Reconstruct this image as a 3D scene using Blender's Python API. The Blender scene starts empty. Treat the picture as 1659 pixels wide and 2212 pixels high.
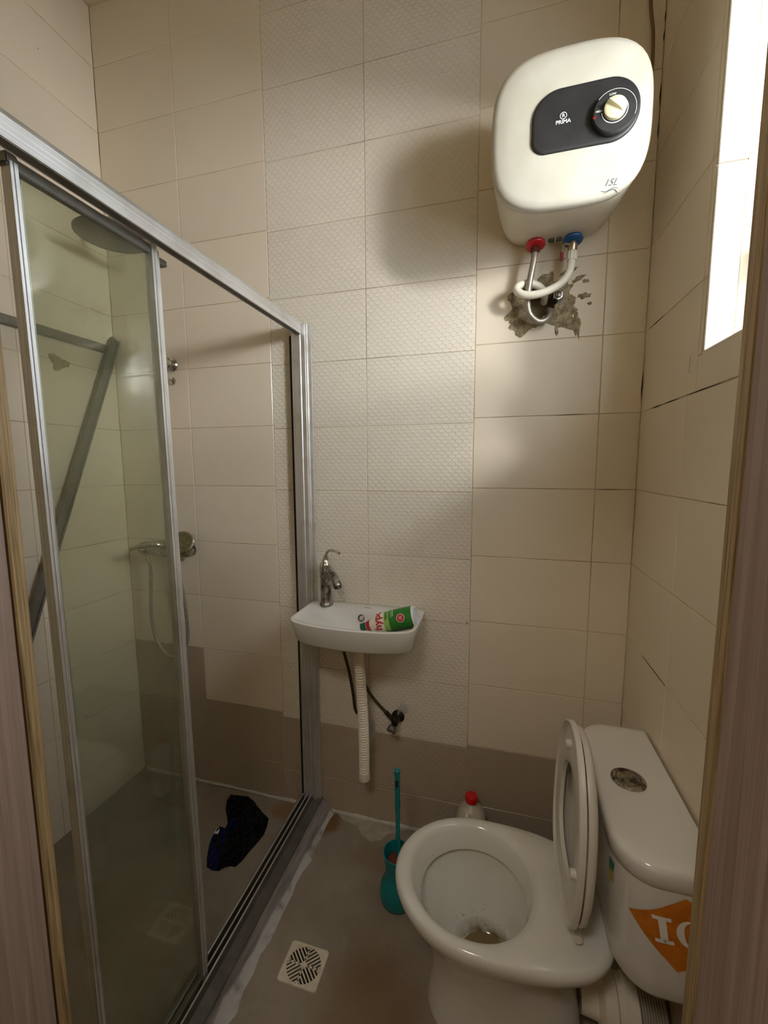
import bpy, bmesh, math, random
from mathutils import Vector, Matrix

random.seed(7)
C = bpy.context.scene.collection
S = bpy.context.scene
pi = math.pi

# ------------------------------------------------------------------ camera
cam_d = bpy.data.cameras.new('camera')
cam = bpy.data.objects.new('camera', cam_d)
C.objects.link(cam)
cam_d.sensor_fit = 'VERTICAL'
cam_d.sensor_height = 24.0
cam_d.lens = 896.593 / 2212 * 24.0
cam_d.clip_start = 0.02
R = ((0.9643572772, 0.2645658966, -0.0044641070),
     (-0.0251956076, 0.1086075069, 0.9937653600),
     (0.2634012590, -0.9582323809, 0.1114023382))
M = Matrix(((R[0][0], R[1][0], R[2][0], 0.0),
            (R[0][1], R[1][1], R[2][1], -1.5397),
            (R[0][2], R[1][2], R[2][2], 1.5),
            (0, 0, 0, 1)))
cam.matrix_world = M
S.camera = cam

# ------------------------------------------------------------------ light
w = bpy.data.worlds.new('sky')
S.world = w
w.use_nodes = True
w.node_tree.nodes['Background'].inputs[0].default_value = (0.87, 0.95, 1.04, 1)
w.node_tree.nodes['Background'].inputs[1].default_value = 10.5


def area(name, loc, target, sx, sy, power, col):
    d = bpy.data.lights.new(name, 'AREA')
    d.shape = 'RECTANGLE'
    d.size, d.size_y = sx, sy
    d.energy = power
    d.color = col
    o = bpy.data.objects.new(name, d)
    C.objects.link(o)
    o.location = loc
    o.rotation_euler = (Vector(target) - Vector(loc)).to_track_quat('-Z', 'Z').to_euler()
    return o


# daylight falling through the bathroom window
area('window_daylight', (1.35, -1.33, 2.25), (-0.4, 0.0, 2.0), 0.34, 0.14, 38, (1.0, 0.985, 0.98))
# unseen fill light added under the hall ceiling behind the doorway
area('hall_fill_light', (-0.3, -2.0, 2.52), (-0.3, -2.0, 0), 0.3, 0.3, 11, (1.0, 0.92, 0.84))

S.view_settings.view_transform = 'Standard'
S.view_settings.look = 'None'
S.view_settings.gamma = 1.0
S.view_settings.exposure = 0.02
S.view_settings.use_curve_mapping = False
S.cycles.use_denoising = True
S.cycles.max_bounces = 12
S.cycles.diffuse_bounces = 8
S.cycles.transparent_max_bounces = 24
S.cycles.sample_clamp_indirect = 6
S.cycles.caustics_reflective = False
S.cycles.caustics_refractive = False


# ------------------------------------------------------------------ materials
def lin(r, g, b):
    f = lambda c: (c / 255 / 12.92) if c / 255 <= 0.04045 else ((c / 255 + 0.055) / 1.055) ** 2.4
    return (f(r), f(g), f(b), 1)


class NT:
    def __init__(s, name):
        s.m = bpy.data.materials.new(name)
        s.m.use_nodes = True
        s.t = s.m.node_tree
        s.n = s.t.nodes
        s.b = s.n['Principled BSDF']
        s.out = s.n['Material Output']

    def new(s, typ, **kw):
        n = s.n.new(typ)
        for k, v in kw.items():
            setattr(n, k, v)
        return n

    def link(s, a, b):
        s.t.links.new(a, b)

    def math(s, op, a, b=None, c=None, clamp=False):
        n = s.new('ShaderNodeMath', operation=op, use_clamp=clamp)
        for i, v in enumerate((a, b, c)):
            if v is None:
                continue
            if isinstance(v, (int, float)):
                n.inputs[i].default_value = v
            else:
                s.link(v, n.inputs[i])
        return n.outputs[0]

    def noise(s, scale, detail=3, rough=0.55, vec=None, dist=0.0):
        n = s.new('ShaderNodeTexNoise')
        n.inputs['Scale'].default_value = scale
        n.inputs['Detail'].default_value = detail
        n.inputs['Roughness'].default_value = rough
        n.inputs['Distortion'].default_value = dist
        s.link(vec if vec is not None else s.pos(), n.inputs['Vector'])
        return n.outputs['Fac']

    def pos(s):
        if not hasattr(s, '_pos'):
            s._pos = s.new('ShaderNodeNewGeometry').outputs['Position']
        return s._pos

    def obj(s):
        if not hasattr(s, '_obj'):
            s._obj = s.new('ShaderNodeTexCoord').outputs['Object']
        return s._obj

    def scaled(s, vec, x, y, z):
        n = s.new('ShaderNodeVectorMath', operation='MULTIPLY')
        s.link(vec, n.inputs[0])
        n.inputs[1].default_value = (x, y, z)
        return n.outputs[0]

    def xyz(s, vec):
        n = s.new('ShaderNodeSeparateXYZ')
        s.link(vec, n.inputs[0])
        return n.outputs

    def ramp(s, fac, a, b):
        n = s.new('ShaderNodeMapRange')
        n.inputs[1].default_value = a
        n.inputs[2].default_value = b
        s.link(fac, n.inputs[0])
        return n.outputs[0]

    def mix(s, fac, a, b):
        n = s.new('ShaderNodeMix', data_type='RGBA')
        for i, v in ((0, fac), (6, a), (7, b)):
            if isinstance(v, (int, float)):
                n.inputs[i].default_value = v
            elif isinstance(v, tuple):
                n.inputs[i].default_value = v
            else:
                s.link(v, n.inputs[i])
        return n.outputs[2]

    def color(s, c):
        if isinstance(c, tuple):
            s.b.inputs['Base Color'].default_value = c
        else:
            s.link(c, s.b.inputs['Base Color'])

    def bump(s, h, strength=0.3, dist=0.002):
        n = s.new('ShaderNodeBump')
        n.inputs['Strength'].default_value = strength
        n.inputs['Distance'].default_value = dist
        s.link(h, n.inputs['Height'])
        s.link(n.outputs[0], s.b.inputs['Normal'])

    def set(s, rough=None, metal=None, spec=None, coat=None, trans=None, sss=None):
        if rough is not None:
            if isinstance(rough, (int, float)):
                s.b.inputs['Roughness'].default_value = rough
            else:
                s.link(rough, s.b.inputs['Roughness'])
        if metal is not None:
            s.b.inputs['Metallic'].default_value = metal
        if spec is not None:
            s.b.inputs['Specular IOR Level'].default_value = spec
        if coat is not None:
            s.b.inputs['Coat Weight'].default_value = coat
        return s


def simple(name, c, rough=0.5, metal=0.0, spec=0.5, var=0.0, scale=20, c2=None, bump=0):
    t = NT(name)
    if var or c2:
        f = t.ramp(t.noise(scale, 4), 0.35, 0.7)
        t.color(t.mix(f, c, c2 or tuple(v * (1 - var) for v in c[:3]) + (1,)))
    else:
        t.color(c)
    t.set(rough, metal, spec)
    if bump:
        t.bump(t.noise(scale * 3, 3), 0.3, bump)
    return t.m


TILE_C = lin(227, 215, 195)


def tile_mat(name, base, rough=0.22, relief=False, dirt=0.0):
    t = NT(name)
    rnd = t.new('ShaderNodeObjectInfo').outputs['Random']
    k = t.ramp(rnd, -0.3, 1.3)
    c = t.mix(k, tuple(v * 0.955 for v in base[:3]) + (1,), tuple(min(1, v * 1.03) for v in base[:3]) + (1,))
    m = t.ramp(t.noise(3.0, 4, 0.6), 0.35, 0.75)
    c = t.mix(t.math('MULTIPLY', m, 0.10 + dirt), c, lin(190, 168, 135))
    sp = t.ramp(t.noise(38, 2, 0.4), 0.80, 0.83)
    c = t.mix(t.math('MULTIPLY', sp, 0.55), c, lin(110, 85, 55))
    t.color(c)
    t.set(rough=rough, spec=0.45)
    if relief:
        x, y, z = t.xyz(t.pos())
        P, rv = 0.0252, 0.0134
        U = t.math('COSINE', t.math('MULTIPLY', x, 2 * pi / P))
        v = t.math('MULTIPLY', z, 1 / rv)
        pv = t.math('MULTIPLY', v, pi)
        warp = t.math('MULTIPLY', t.math('MULTIPLY', U, t.math('COSINE', pv)), 0.21)
        f = t.math('MULTIPLY', t.math('SUBTRACT', v, warp), 2 * pi)
        ridge = t.math('POWER', t.math('MULTIPLY_ADD', t.math('COSINE', f), 0.5, 0.5), 4)
        dot = t.math('MULTIPLY', U, t.math('SINE', pv))
        dotm = t.new('ShaderNodeMapRange', interpolation_type='SMOOTHSTEP')
        dotm.inputs[1].default_value = 0.74
        dotm.inputs[2].default_value = 0.98
        t.link(dot, dotm.inputs[0])
        h = t.math('ADD', ridge, t.math('MULTIPLY', dotm.outputs[0], 1.3))
        t.bump(h, 0.6, 0.0017)
    else:
        t.bump(t.noise(9, 2), 0.12, 0.002)
    return t.m


M_tile = tile_mat('cream_glazed_tile', TILE_C)
M_relief = tile_mat('cream_wave_relief_tile', lin(227, 219, 203), 0.27, relief=True)
M_dark = tile_mat('taupe_glazed_tile', lin(173, 159, 140), 0.25, dirt=0.1)
M_darkr = tile_mat('taupe_wave_relief_tile', lin(175, 161, 141), 0.3, relief=True, dirt=0.1)

t = NT('tile_grout')
g = t.ramp(t.noise(5, 5, 0.65), 0.46, 0.68)
c = t.mix(t.math('MULTIPLY', g, 0.8), lin(192, 176, 146), lin(92, 72, 48))
c = t.mix(t.ramp(t.noise(1.3, 2), 0.5, 0.68), c, lin(214, 200, 172))
t.color(c)
t.set(0.85)
M_grout = t.m

t = NT('painted_plaster')
t.color(t.mix(t.ramp(t.noise(4, 4), 0.3, 0.8), lin(214, 200, 172), lin(200, 184, 152)))
t.set(0.8)
t.bump(t.noise(120, 3), 0.2, 0.001)
M_plaster = t.m

# bathroom floor: dusty taupe with rust stains of their own shape
t = NT('floor_screed')
x, y, z = t.xyz(t.pos())
c = t.mix(t.ramp(t.noise(6, 5, 0.6), 0.3, 0.7), lin(152, 141, 125), lin(130, 119, 103))
c = t.mix(t.math('MULTIPLY', t.ramp(t.noise(70, 3), 0.5, 0.8), 0.35), c, lin(120, 106, 88))


def blob(t, cx, cy, rx, ry, wob=0.35, sc=9):
    dx = t.math('DIVIDE', t.math('SUBTRACT', t.xyz(t.pos())[0], cx), rx)
    dy = t.math('DIVIDE', t.math('SUBTRACT', t.xyz(t.pos())[1], cy), ry)
    d = t.math('SQRT', t.math('ADD', t.math('MULTIPLY', dx, dx), t.math('MULTIPLY', dy, dy)))
    n = t.math('MULTIPLY', t.math('SUBTRACT', t.noise(sc, 4), 0.5), 2 * wob)
    r = t.new('ShaderNodeMapRange', interpolation_type='SMOOTHSTEP')
    r.inputs[1].default_value = 1.15
    r.inputs[2].default_value = 0.45
    t.link(t.math('ADD', d, n), r.inputs[0])
    return r.outputs[0]


c = t.mix(t.math('MULTIPLY', blob(t, -0.30, -0.63, 0.17, 0.22), 0.6), c, lin(118, 88, 50))
c = t.mix(t.math('MULTIPLY', blob(t, -0.40, -0.16, 0.13, 0.07), 0.45), c, lin(120, 90, 58))
c = t.mix(t.math('MULTIPLY', blob(t, -0.66, -0.06, 0.06, 0.08, 0.5, 20), 0.85), c, lin(112, 74, 36))
c = t.mix(t.math('MULTIPLY', blob(t, -0.84, -0.05, 0.10, 0.07, 0.5, 20), 0.7), c, lin(126, 84, 44))
c = t.mix(t.math('MULTIPLY', blob(t, -1.2, -0.10, 0.26, 0.16), 0.25), c, lin(140, 105, 70))
t.color(c)
t.set(0.55, spec=0.4)
t.bump(t.noise(60, 4), 0.25, 0.0012)
M_floor = t.m

t = NT('kerb_cement')
c = t.mix(t.ramp(t.noise(7, 4, vec=t.scaled(t.pos(), 6, 0.9, 6)), 0.35, 0.7), lin(146, 139, 136), lin(102, 97, 96))
ed = t.math('MULTIPLY', t.ramp(t.math('MULTIPLY_ADD', t.xyz(t.pos())[1], -0.042, t.xyz(t.pos())[0]), -0.671, -0.666), t.ramp(t.noise(16, 4), 0.30, 0.5))
c = t.mix(t.math('MULTIPLY', ed, 0.85), c, lin(188, 186, 184))
t.color(c)
t.set(0.8)
t.bump(t.noise(40, 4), 0.5, 0.003)
M_kerb = t.m
M_cement = simple('white_cement', lin(196, 192, 182), 0.85, var=0.2, scale=30, bump=0.002)


def alu_mat(name, dark, light, axis):
    t = NT(name)
    sc = {'y': (260, 2.5, 260), 'z': (260, 260, 2.5), 'x': (2.5, 260, 260)}[axis]
    f = t.ramp(t.noise(1, 3, vec=t.scaled(t.pos(), *sc)), 0.3, 0.7)
    c = t.mix(f, dark, light)
    c = t.mix(t.math('MULTIPLY', t.ramp(t.noise(14, 4), 0.5, 0.75), 0.3), c, lin(150, 140, 125))
    t.color(c)
    t.set(t.ramp(t.noise(8, 3), -0.6, 1.7), metal=0.85)
    return t.m


M_aluy = alu_mat('brushed_aluminium_lengthwise', lin(200, 199, 196), lin(234, 233, 231), 'y')
M_aluz = alu_mat('brushed_aluminium_upright', lin(200, 199, 196), lin(234, 233, 231), 'z')
M_alud = simple('dull_aluminium', lin(132, 128, 118), 0.5, 0.55, var=0.25, scale=30)
M_rubber = simple('black_rubber', lin(18, 14, 12), 0.6)


def glass_mat(name, tint, haze, hazecol):
    t = NT(name)
    t.n.remove(t.b)
    tr = t.new('ShaderNodeBsdfTransparent')
    tr.inputs[0].default_value = tint
    gl = t.new('ShaderNodeBsdfGlossy')
    gl.inputs['Roughness'].default_value = 0.03
    di = t.new('ShaderNodeBsdfDiffuse')
    di.inputs[0].default_value = hazecol
    m1 = t.new('ShaderNodeMixShader')
    hz = t.math('MULTIPLY', t.ramp(t.noise(5, 4), 0.2, 0.8), haze)
    t.link(hz, m1.inputs[0])
    t.link(tr.outputs[0], m1.inputs[1])
    t.link(di.outputs[0], m1.inputs[2])
    lw = t.new('ShaderNodeLayerWeight')
    lw.inputs[0].default_value = 0.5
    fr = t.math('MULTIPLY_ADD', t.math('POWER', lw.outputs['Facing'], 5.0), 0.90, 0.045)
    m2 = t.new('ShaderNodeMixShader')
    t.link(fr, m2.inputs[0])
    t.link(m1.outputs[0], m2.inputs[1])
    t.link(gl.outputs[0], m2.inputs[2])
    t.link(m2.outputs[0], t.out.inputs[0])
    return t.m


M_glass = glass_mat('tinted_shower_glass', (0.905, 0.916, 0.868, 1), 0.08, lin(190, 194, 170))
M_wglass = glass_mat('window_glass', (0.97, 0.98, 0.98, 1), 0.02, lin(220, 225, 225))

M_ceramic = simple('white_ceramic', lin(220, 219, 213), 0.12, spec=0.6, var=0.05, scale=4)
t = NT('white_ceramic_bowl')
x, y, z = t.xyz(t.pos())
c = t.mix(t.ramp(t.noise(5, 3), 0.3, 0.8), lin(220, 219, 213), lin(208, 205, 195))
ddx = t.math('SUBTRACT', x, 0.0)
ddy = t.math('SUBTRACT', y, -0.505)
rad_in = t.math('SQRT', t.math('ADD', t.math('MULTIPLY', ddx, ddx), t.math('MULTIPLY', ddy, ddy)))
inm = t.ramp(rad_in, 0.112, 0.10)
low = t.math('MULTIPLY', t.ramp(z, 0.235, 0.175), inm)
spots = t.ramp(t.noise(85, 3, 0.6), 0.63, 0.70)
c = t.mix(t.math('MULTIPLY', t.math('MULTIPLY', low, spots), 0.9), c, lin(52, 36, 20))
c = t.mix(t.math('MULTIPLY', t.math('MULTIPLY', t.ramp(z, 0.185, 0.16), inm), t.ramp(t.noise(20, 4), 0.25, 0.6)), c, lin(112, 92, 52))
few = t.math('MULTIPLY', t.ramp(t.noise(120, 2, 0.5), 0.735, 0.76), t.ramp(t.noise(7, 2), 0.5, 0.6))
c = t.mix(t.math('MULTIPLY', few, 0.8), c, lin(90, 66, 40))
t.color(c)
t.set(0.13, spec=0.6)
M_bowl = t.m
M_seat = simple('white_seat_plastic', lin(214, 209, 200), 0.35, var=0.06, scale=8)
M_wplastic = simple('white_heater_plastic', lin(196, 191, 176), 0.34, var=0.06, scale=12, c2=lin(187, 181, 161))
M_wbody = simple('cream_heater_shell', lin(214, 205, 186), 0.4, var=0.08, scale=10)
M_black = simple('black_gloss_plastic', lin(30, 29, 29), 0.5, var=0.25, scale=16, c2=lin(44, 42, 40))
M_print = simple('white_print', lin(235, 235, 230), 0.6)
M_inkgrey = simple('grey_print', lin(95, 92, 88), 0.6)
M_arrow = simple('dark_print', lin(66, 60, 52), 0.6)
M_knob = simple('cream_knob_plastic', lin(222, 212, 172), 0.35)
M_red = simple('red_plastic', lin(190, 28, 34), 0.4)
M_blue = simple('blue_plastic', lin(28, 84, 140), 0.4)
M_dred = simple('dark_red_lever', lin(120, 22, 24), 0.45)
M_chrome = simple('chrome', lin(205, 203, 198), 0.16, 1.0)
t = NT('tarnished_chrome')
f = t.ramp(t.noise(45, 5, 0.65, vec=t.scaled(t.pos(), 1, 1, 0.45)), 0.40, 0.62)
t.color(t.mix(f, lin(178, 172, 160), lin(74, 64, 52)))
t.set(t.math('MULTIPLY_ADD', f, 0.35, 0.16), metal=0.9)
M_tarn = t.m
M_brass = simple('nickel_brass', lin(186, 172, 140), 0.28, 0.9, var=0.2)
M_darkmetal = simple('blackened_metal', lin(62, 60, 56), 0.35, 0.85, var=0.4, scale=60)
M_whitepipe = simple('white_pipe_plastic', lin(226, 218, 200), 0.45, var=0.06, scale=30)
M_braid = simple('steel_braided_hose', lin(168, 160, 146), 0.4, 0.6, var=0.3, scale=70)
M_brownhose = simple('brown_braided_hose', lin(78, 62, 42), 0.45, 0.4, var=0.35, scale=80)
M_crack = simple('blackened_grout', lin(58, 46, 32), 0.9)
M_hole = simple('dark_cavity', lin(28, 22, 16), 0.9)
t = NT('rough_mortar')
f = t.ramp(t.noise(55, 5, 0.7), 0.35, 0.68)
t.color(t.mix(f, lin(184, 168, 136), lin(104, 88, 64)))
t.set(0.95)
t.bump(t.noise(90, 5, 0.7), 0.9, 0.006)
M_mortar = t.m
M_teal = simple('teal_plastic', lin(16, 128, 132), 0.35, var=0.15, scale=20)
M_bristle = simple('reddish_brown_bristle', lin(112, 46, 28), 0.8, var=0.4, scale=90)
t = NT('translucent_bottle_plastic')
t.color(lin(222, 212, 190))
t.set(0.35)
t.b.inputs['Transmission Weight'].default_value = 0.25
t.b.inputs['Subsurface Weight'].default_value = 0.0
M_jug = t.m
M_liquid = simple('cream_inner_handle', lin(226, 214, 188), 0.4)
M_capred = simple('red_bottle_cap', lin(205, 22, 24), 0.4)
M_clothk = simple('black_fabric', lin(24, 23, 26), 0.95, spec=0.2, var=0.4, scale=60, bump=0.001)
M_clothb = simple('navy_blue_fabric', lin(24, 34, 96), 0.9, spec=0.2, var=0.45, scale=110, bump=0.001)
M_drainw = simple('white_drain_plastic', lin(216, 204, 184), 0.5, var=0.22, scale=50)
M_cable = simple('brown_cable', lin(120, 92, 66), 0.5)


def wood_mat(name, a, b, sc):
    t = NT(name)
    v = t.scaled(t.pos(), sc, sc, sc * 0.02)
    f = t.ramp(t.noise(1, 5, 0.6, vec=v, dist=0.6), 0.32, 0.68)
    c = t.mix(f, a, b)
    c = t.mix(t.math('MULTIPLY', t.ramp(t.noise(6, 4, vec=t.scaled(t.pos(), 3, 3, 1)), 0.45, 0.75), 0.4), c,
              tuple(v * 0.75 for v in a[:3]) + (1,))
    t.color(c)
    t.set(0.65)
    t.bump(f, 0.35, 0.001)
    return t.m


M_pink = wood_mat('pinkish_stained_wood', lin(160, 139, 127), lin(130, 109, 97), 170)
M_raw = wood_mat('raw_grainy_timber', lin(178, 154, 112), lin(104, 80, 48), 330)


# ------------------------------------------------------------------ geometry helpers
class MB:
    def __init__(s):
        s.v, s.f, s.m = [], [], []
        s.cur = 0

    def add(s, verts, faces):
        o = len(s.v)
        s.v += [tuple(p) for p in verts]
        s.f += [tuple(i + o for i in f) for f in faces]
        s.m += [s.cur] * len(faces)
        return s

    def box(s, x0, x1, y0, y1, z0, z1, ch=0.0):
        if ch <= 0:
            v = [(x, y, z) for z in (z0, z1) for y in (y0, y1) for x in (x0, x1)]
            return s.add(v, [(0, 2, 3, 1), (4, 5, 7, 6), (0, 1, 5, 4), (2, 6, 7, 3), (0, 4, 6, 2), (1, 3, 7, 5)])
        bm = bmesh.new()
        bmesh.ops.create_cube(bm, size=1)
        for v in bm.verts:
            v.co = Vector(((x0 + x1) / 2 + v.co.x * (x1 - x0), (y0 + y1) / 2 + v.co.y * (y1 - y0), (z0 + z1) / 2 + v.co.z * (z1 - z0)))
        bmesh.ops.bevel(bm, geom=bm.edges[:], offset=ch, segments=2, affect='EDGES')
        bm.verts.index_update()
        s.add([v.co for v in bm.verts], [[v.index for v in f.verts] for f in bm.faces])
        bm.free()
        return s

    def loft(s, loops, cap0=True, cap1=True, closed=True):
        n = len(loops[0])
        vs = [p for L in loops for p in L]
        fs = []
        m = n if closed else n - 1
        for i in range(len(loops) - 1):
            for j in range(m):
                a, b = i * n + j, i * n + (j + 1) % n
                fs.append((a, b, b + n, a + n))
        if cap0:
            fs.append(tuple(range(n - 1, -1, -1)))
        if cap1:
            fs.append(tuple((len(loops) - 1) * n + j for j in range(n)))
        return s.add(vs, fs)

    def tube(s, pts, r, n=12, caps=True):
        pts = [Vector(p) for p in pts]
        rs = r if isinstance(r, (list, tuple)) else [r] * len(pts)
        loops = []
        T0 = (pts[1] - pts[0]).normalized()
        up = Vector((0, 0, 1)) if abs(T0.z) < 0.9 else Vector((1, 0, 0))
        N = (up - T0 * up.dot(T0)).normalized()
        for i, p in enumerate(pts):
            a = pts[max(i - 1, 0)]
            b = pts[min(i + 1, len(pts) - 1)]
            T = (b - a).normalized()
            N = (N - T * N.dot(T)).normalized()
            B = T.cross(N)
            loops.append([p + (N * math.cos(2 * pi * k / n) + B * math.sin(2 * pi * k / n)) * rs[i] for k in range(n)])
        return s.loft(loops, caps, caps)

    def lathe(s, prof, base, axis=(0, 0, 1), n=28, cap0=True, cap1=True):
        A = Vector(axis).normalized()
        up = Vector((0, 0, 1)) if abs(A.z) < 0.9 else Vector((1, 0, 0))
        N = (up - A * up.dot(A)).normalized()
        B = A.cross(N)
        base = Vector(base)
        loops = [[base + A * h + (N * math.cos(2 * pi * k / n) + B * math.sin(2 * pi * k / n)) * max(r, 1e-4) for k in range(n)]
                 for r, h in prof]
        return s.loft(loops, cap0, cap1)

    def mesh(s, name, mats, smooth=True, ang=38, shift=None):
        me = bpy.data.meshes.new(name)
        if shift is not None:
            s.v = [(p[0] - shift[0], p[1] - shift[1], p[2] - shift[2]) for p in s.v]
        me.from_pydata(s.v, [], s.f)
        mats = mats if isinstance(mats, (list, tuple)) else [mats]
        for m in mats:
            me.materials.append(m)
        if len(mats) > 1:
            me.polygons.foreach_set('material_index', s.m)
        bm = bmesh.new()
        bm.from_mesh(me)
        bmesh.ops.recalc_face_normals(bm, faces=bm.faces)
        bm.to_mesh(me)
        bm.free()
        if smooth:
            me.shade_smooth()
            me.set_sharp_from_angle(angle=math.radians(ang))
        me.update()
        return me


def catmull(pts, k=8):
    P = [Vector(p) for p in pts]
    P = [P[0] * 2 - P[1]] + P + [P[-1] * 2 - P[-2]]
    out = []
    for i in range(1, len(P) - 2):
        for j in range(k):
            u = j / k
            a, b, c, d = P[i - 1:i + 3]
            out.append(0.5 * ((2 * b) + (c - a) * u + (2 * a - 5 * b + 4 * c - d) * u * u + (3 * b - a - 3 * c + d) * u ** 3))
    out.append(P[-2])
    return out


def thing(name, label, cat, loc, group=None):
    o = bpy.data.objects.new(name, None)
    C.objects.link(o)
    o.empty_display_size = 0.05
    o.location = loc
    o['label'] = label
    o['category'] = cat
    if group:
        o['group'] = group
    return o


def origin_of(o):
    v = Vector((0, 0, 0))
    while o is not None:
        v += o.location
        o = o.parent
    return v


def part(name, mb, mats, parent, label=None, smooth=True, ang=38):
    sh = origin_of(parent)
    o = bpy.data.objects.new(name, mb.mesh(name, mats, smooth, ang, shift=sh))
    C.objects.link(o)
    o.parent = parent
    if label:
        o['label'] = label
    return o


def solo(name, mb, mats, label, cat, loc, smooth=True, ang=38):
    o = bpy.data.objects.new(name, mb.mesh(name, mats, smooth, ang, shift=loc))
    C.objects.link(o)
    o.location = loc
    o['label'] = label
    o['category'] = cat
    return o


def struct(name, mb, mats, smooth=False, label=None):
    o = bpy.data.objects.new(name, mb.mesh(name, mats, smooth))
    C.objects.link(o)
    o['kind'] = 'structure'
    if label:
        o['label'] = label
    return o


def text_mb(txt, size, fn, shear=0.0, bold=0.0, cuts=0, align='CENTER', extrude=0.0):
    """letters as a mesh; fn maps (u, v) of the flat text to a point"""
    cu = bpy.data.curves.new('lettering', 'FONT')
    cu.body = txt
    cu.size = size
    cu.shear = shear
    cu.offset = bold
    cu.align_x = align
    cu.align_y = 'CENTER'
    cu.resolution_u = 3
    ob = bpy.data.objects.new('lettering', cu)
    C.objects.link(ob)
    dg = bpy.context.evaluated_depsgraph_get()
    me = bpy.data.meshes.new_from_object(ob.evaluated_get(dg))
    bpy.data.objects.remove(ob)
    bm = bmesh.new()
    bm.from_mesh(me)
    bmesh.ops.triangulate(bm, faces=bm.faces)
    for _ in range(cuts):
        bmesh.ops.subdivide_edges(bm, edges=[e for e in bm.edges if e.calc_length() > size * 0.12], cuts=1)
    bmesh.ops.triangulate(bm, faces=bm.faces)
    bm.verts.index_update()
    mb = MB().add([fn(v.co.x, v.co.y) for v in bm.verts], [[v.index for v in f.verts] for f in bm.faces])
    bm.free()
    bpy.data.meshes.remove(me)
    return mb


# ------------------------------------------------------------------ the room
XL, XR, YF, ZC = -1.673, 0.439, -1.175, 3.38
G = 0.0016      # grout recess
WIN = (-1.12, -0.403, 1.749, 2.50)   # window opening: y0, y1, z0, z1

_tile_cache = {}


def tile_me(wd, ht, mat, hole=None):
    key = (round(wd, 4), round(ht, 4), mat.name)
    if hole is None and key in _tile_cache:
        return _tile_cache[key]
    a, b, c, d = wd / 2, ht / 2, 0.0011, 0.008
    v = []
    for (x, z, y) in ((a - c, b - c, 0), (a, b, c), (a, b, d)):
        v += [(-x, y, -z), (x, y, -z), (x, y, z), (-x, y, z)]
    f = [(0, 1, 2, 3)]
    for k in (0, 4):
        for i in range(4):
            j = (i + 1) % 4
            f.append((k + i, k + 4 + i, k + 4 + j, k + j))
    if hole:
        hx0, hx1, hz0, hz1 = hole
        v += [(hx0, 0, hz0), (hx1, 0, hz0), (hx1, 0, hz1), (hx0, 0, hz1)]
        f = f[1:] + [(0, 1, 13, 12), (1, 2, 14, 13), (2, 3, 15, 14), (3, 0, 12, 15)]
    mb = MB().add(v, f)
    me = mb.mesh('tile', mat, smooth=False)
    if hole is None:
        _tile_cache[key] = me
    return me


def put_tile(parent, face, u0, u1, z0, z1, mat, const, hole=None):
    j = 0.0011
    u0, u1, z0, z1 = u0 + j, u1 - j, z0 + j, z1 - j
    if u1 - u0 < 0.006 or z1 - z0 < 0.006:
        return
    uc, zc = (u0 + u1) / 2, (z0 + z1) / 2
    h = (hole[0] - uc, hole[1] - uc, hole[2] - zc, hole[3] - zc) if hole else None
    o = bpy.data.objects.new('tile', tile_me(u1 - u0, z1 - z0, mat, h))
    C.objects.link(o)
    o.parent = parent
    if face == 'back':
        o.location = (uc, const, zc)
    elif face == 'left':
        o.location = (const, uc, zc)
        o.rotation_euler = (0, 0, pi / 2)
    elif face == 'right':
        o.location = (const, uc, zc)
        o.rotation_euler = (0, 0, -pi / 2)
    w_ = 0.0012
    o.rotation_euler.x += random.uniform(-w_, w_)
    o.rotation_euler.z += random.uniform(-w_, w_)


def rows(z0, h, top=ZC):
    """row boundaries, z0 = any joint"""
    zs = [0.0]
    z = z0 - h * math.floor((z0 - 0.02) / h)
    while z < top - 0.01:
        zs.append(z)
        z += h
    return zs + [top]


HOLE = (0.062, 0.165, 1.975, 2.075)
# back wall: grout bed with the pipe cavity left open
mb = MB()
hx0, hx1, hz0, hz1 = HOLE
for (a, b, c, d) in ((XL - 0.15, hx0, 0, ZC), (hx1, XR + 0.16, 0, ZC), (hx0, hx1, 0, hz0), (hx0, hx1, hz1, ZC)):
    mb.box(a, b, G, 0.16, c, d)
mb.box(hx0, hx1, 0.07, 0.16, hz0, hz1)
wall_back = struct('wall_back', mb, M_grout, label='back wall of cream tiles with two columns of wave relief tiles')
colx = [XL, -1.287, -0.889, -0.490, -0.090, 0.316, XR]
zr = {0: rows(2.160, .2482), 1: rows(2.160, .2482), 2: rows(2.149, .2495), 3: rows(2.149, .2495), 4: rows(2.1666, .25), 5: rows(2.1666, .25)}
for cidx in range(6):
    zs = zr[cidx]
    for i in range(len(zs) - 1):
        rel = cidx in (2, 3)
        dark_top = 0.70 if cidx == 0 else 0.45
        dk = zs[i + 1] < dark_top
        m = (M_darkr if rel else M_dark) if dk else (M_relief if rel else M_tile)
        hole = HOLE if cidx == 4 and zs[i] < 2.0 < zs[i + 1] else None
        put_tile(wall_back, 'back', colx[cidx], colx[cidx + 1], zs[i], zs[i + 1], m, 0.0, hole)

# left wall (inside the shower)
wall_left = struct('wall_left', MB().box(XL - 0.15, XL - G, -1.33, G, 0, ZC), M_grout)
zs = rows(2.160, .2482)
ys = [-1.175, -0.80, -0.40, 0.0]
for k in range(3):
    for i in range(len(zs) - 1):
        put_tile(wall_left, 'left', ys[k], ys[k + 1], zs[i], zs[i + 1], M_tile, XL)

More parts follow.
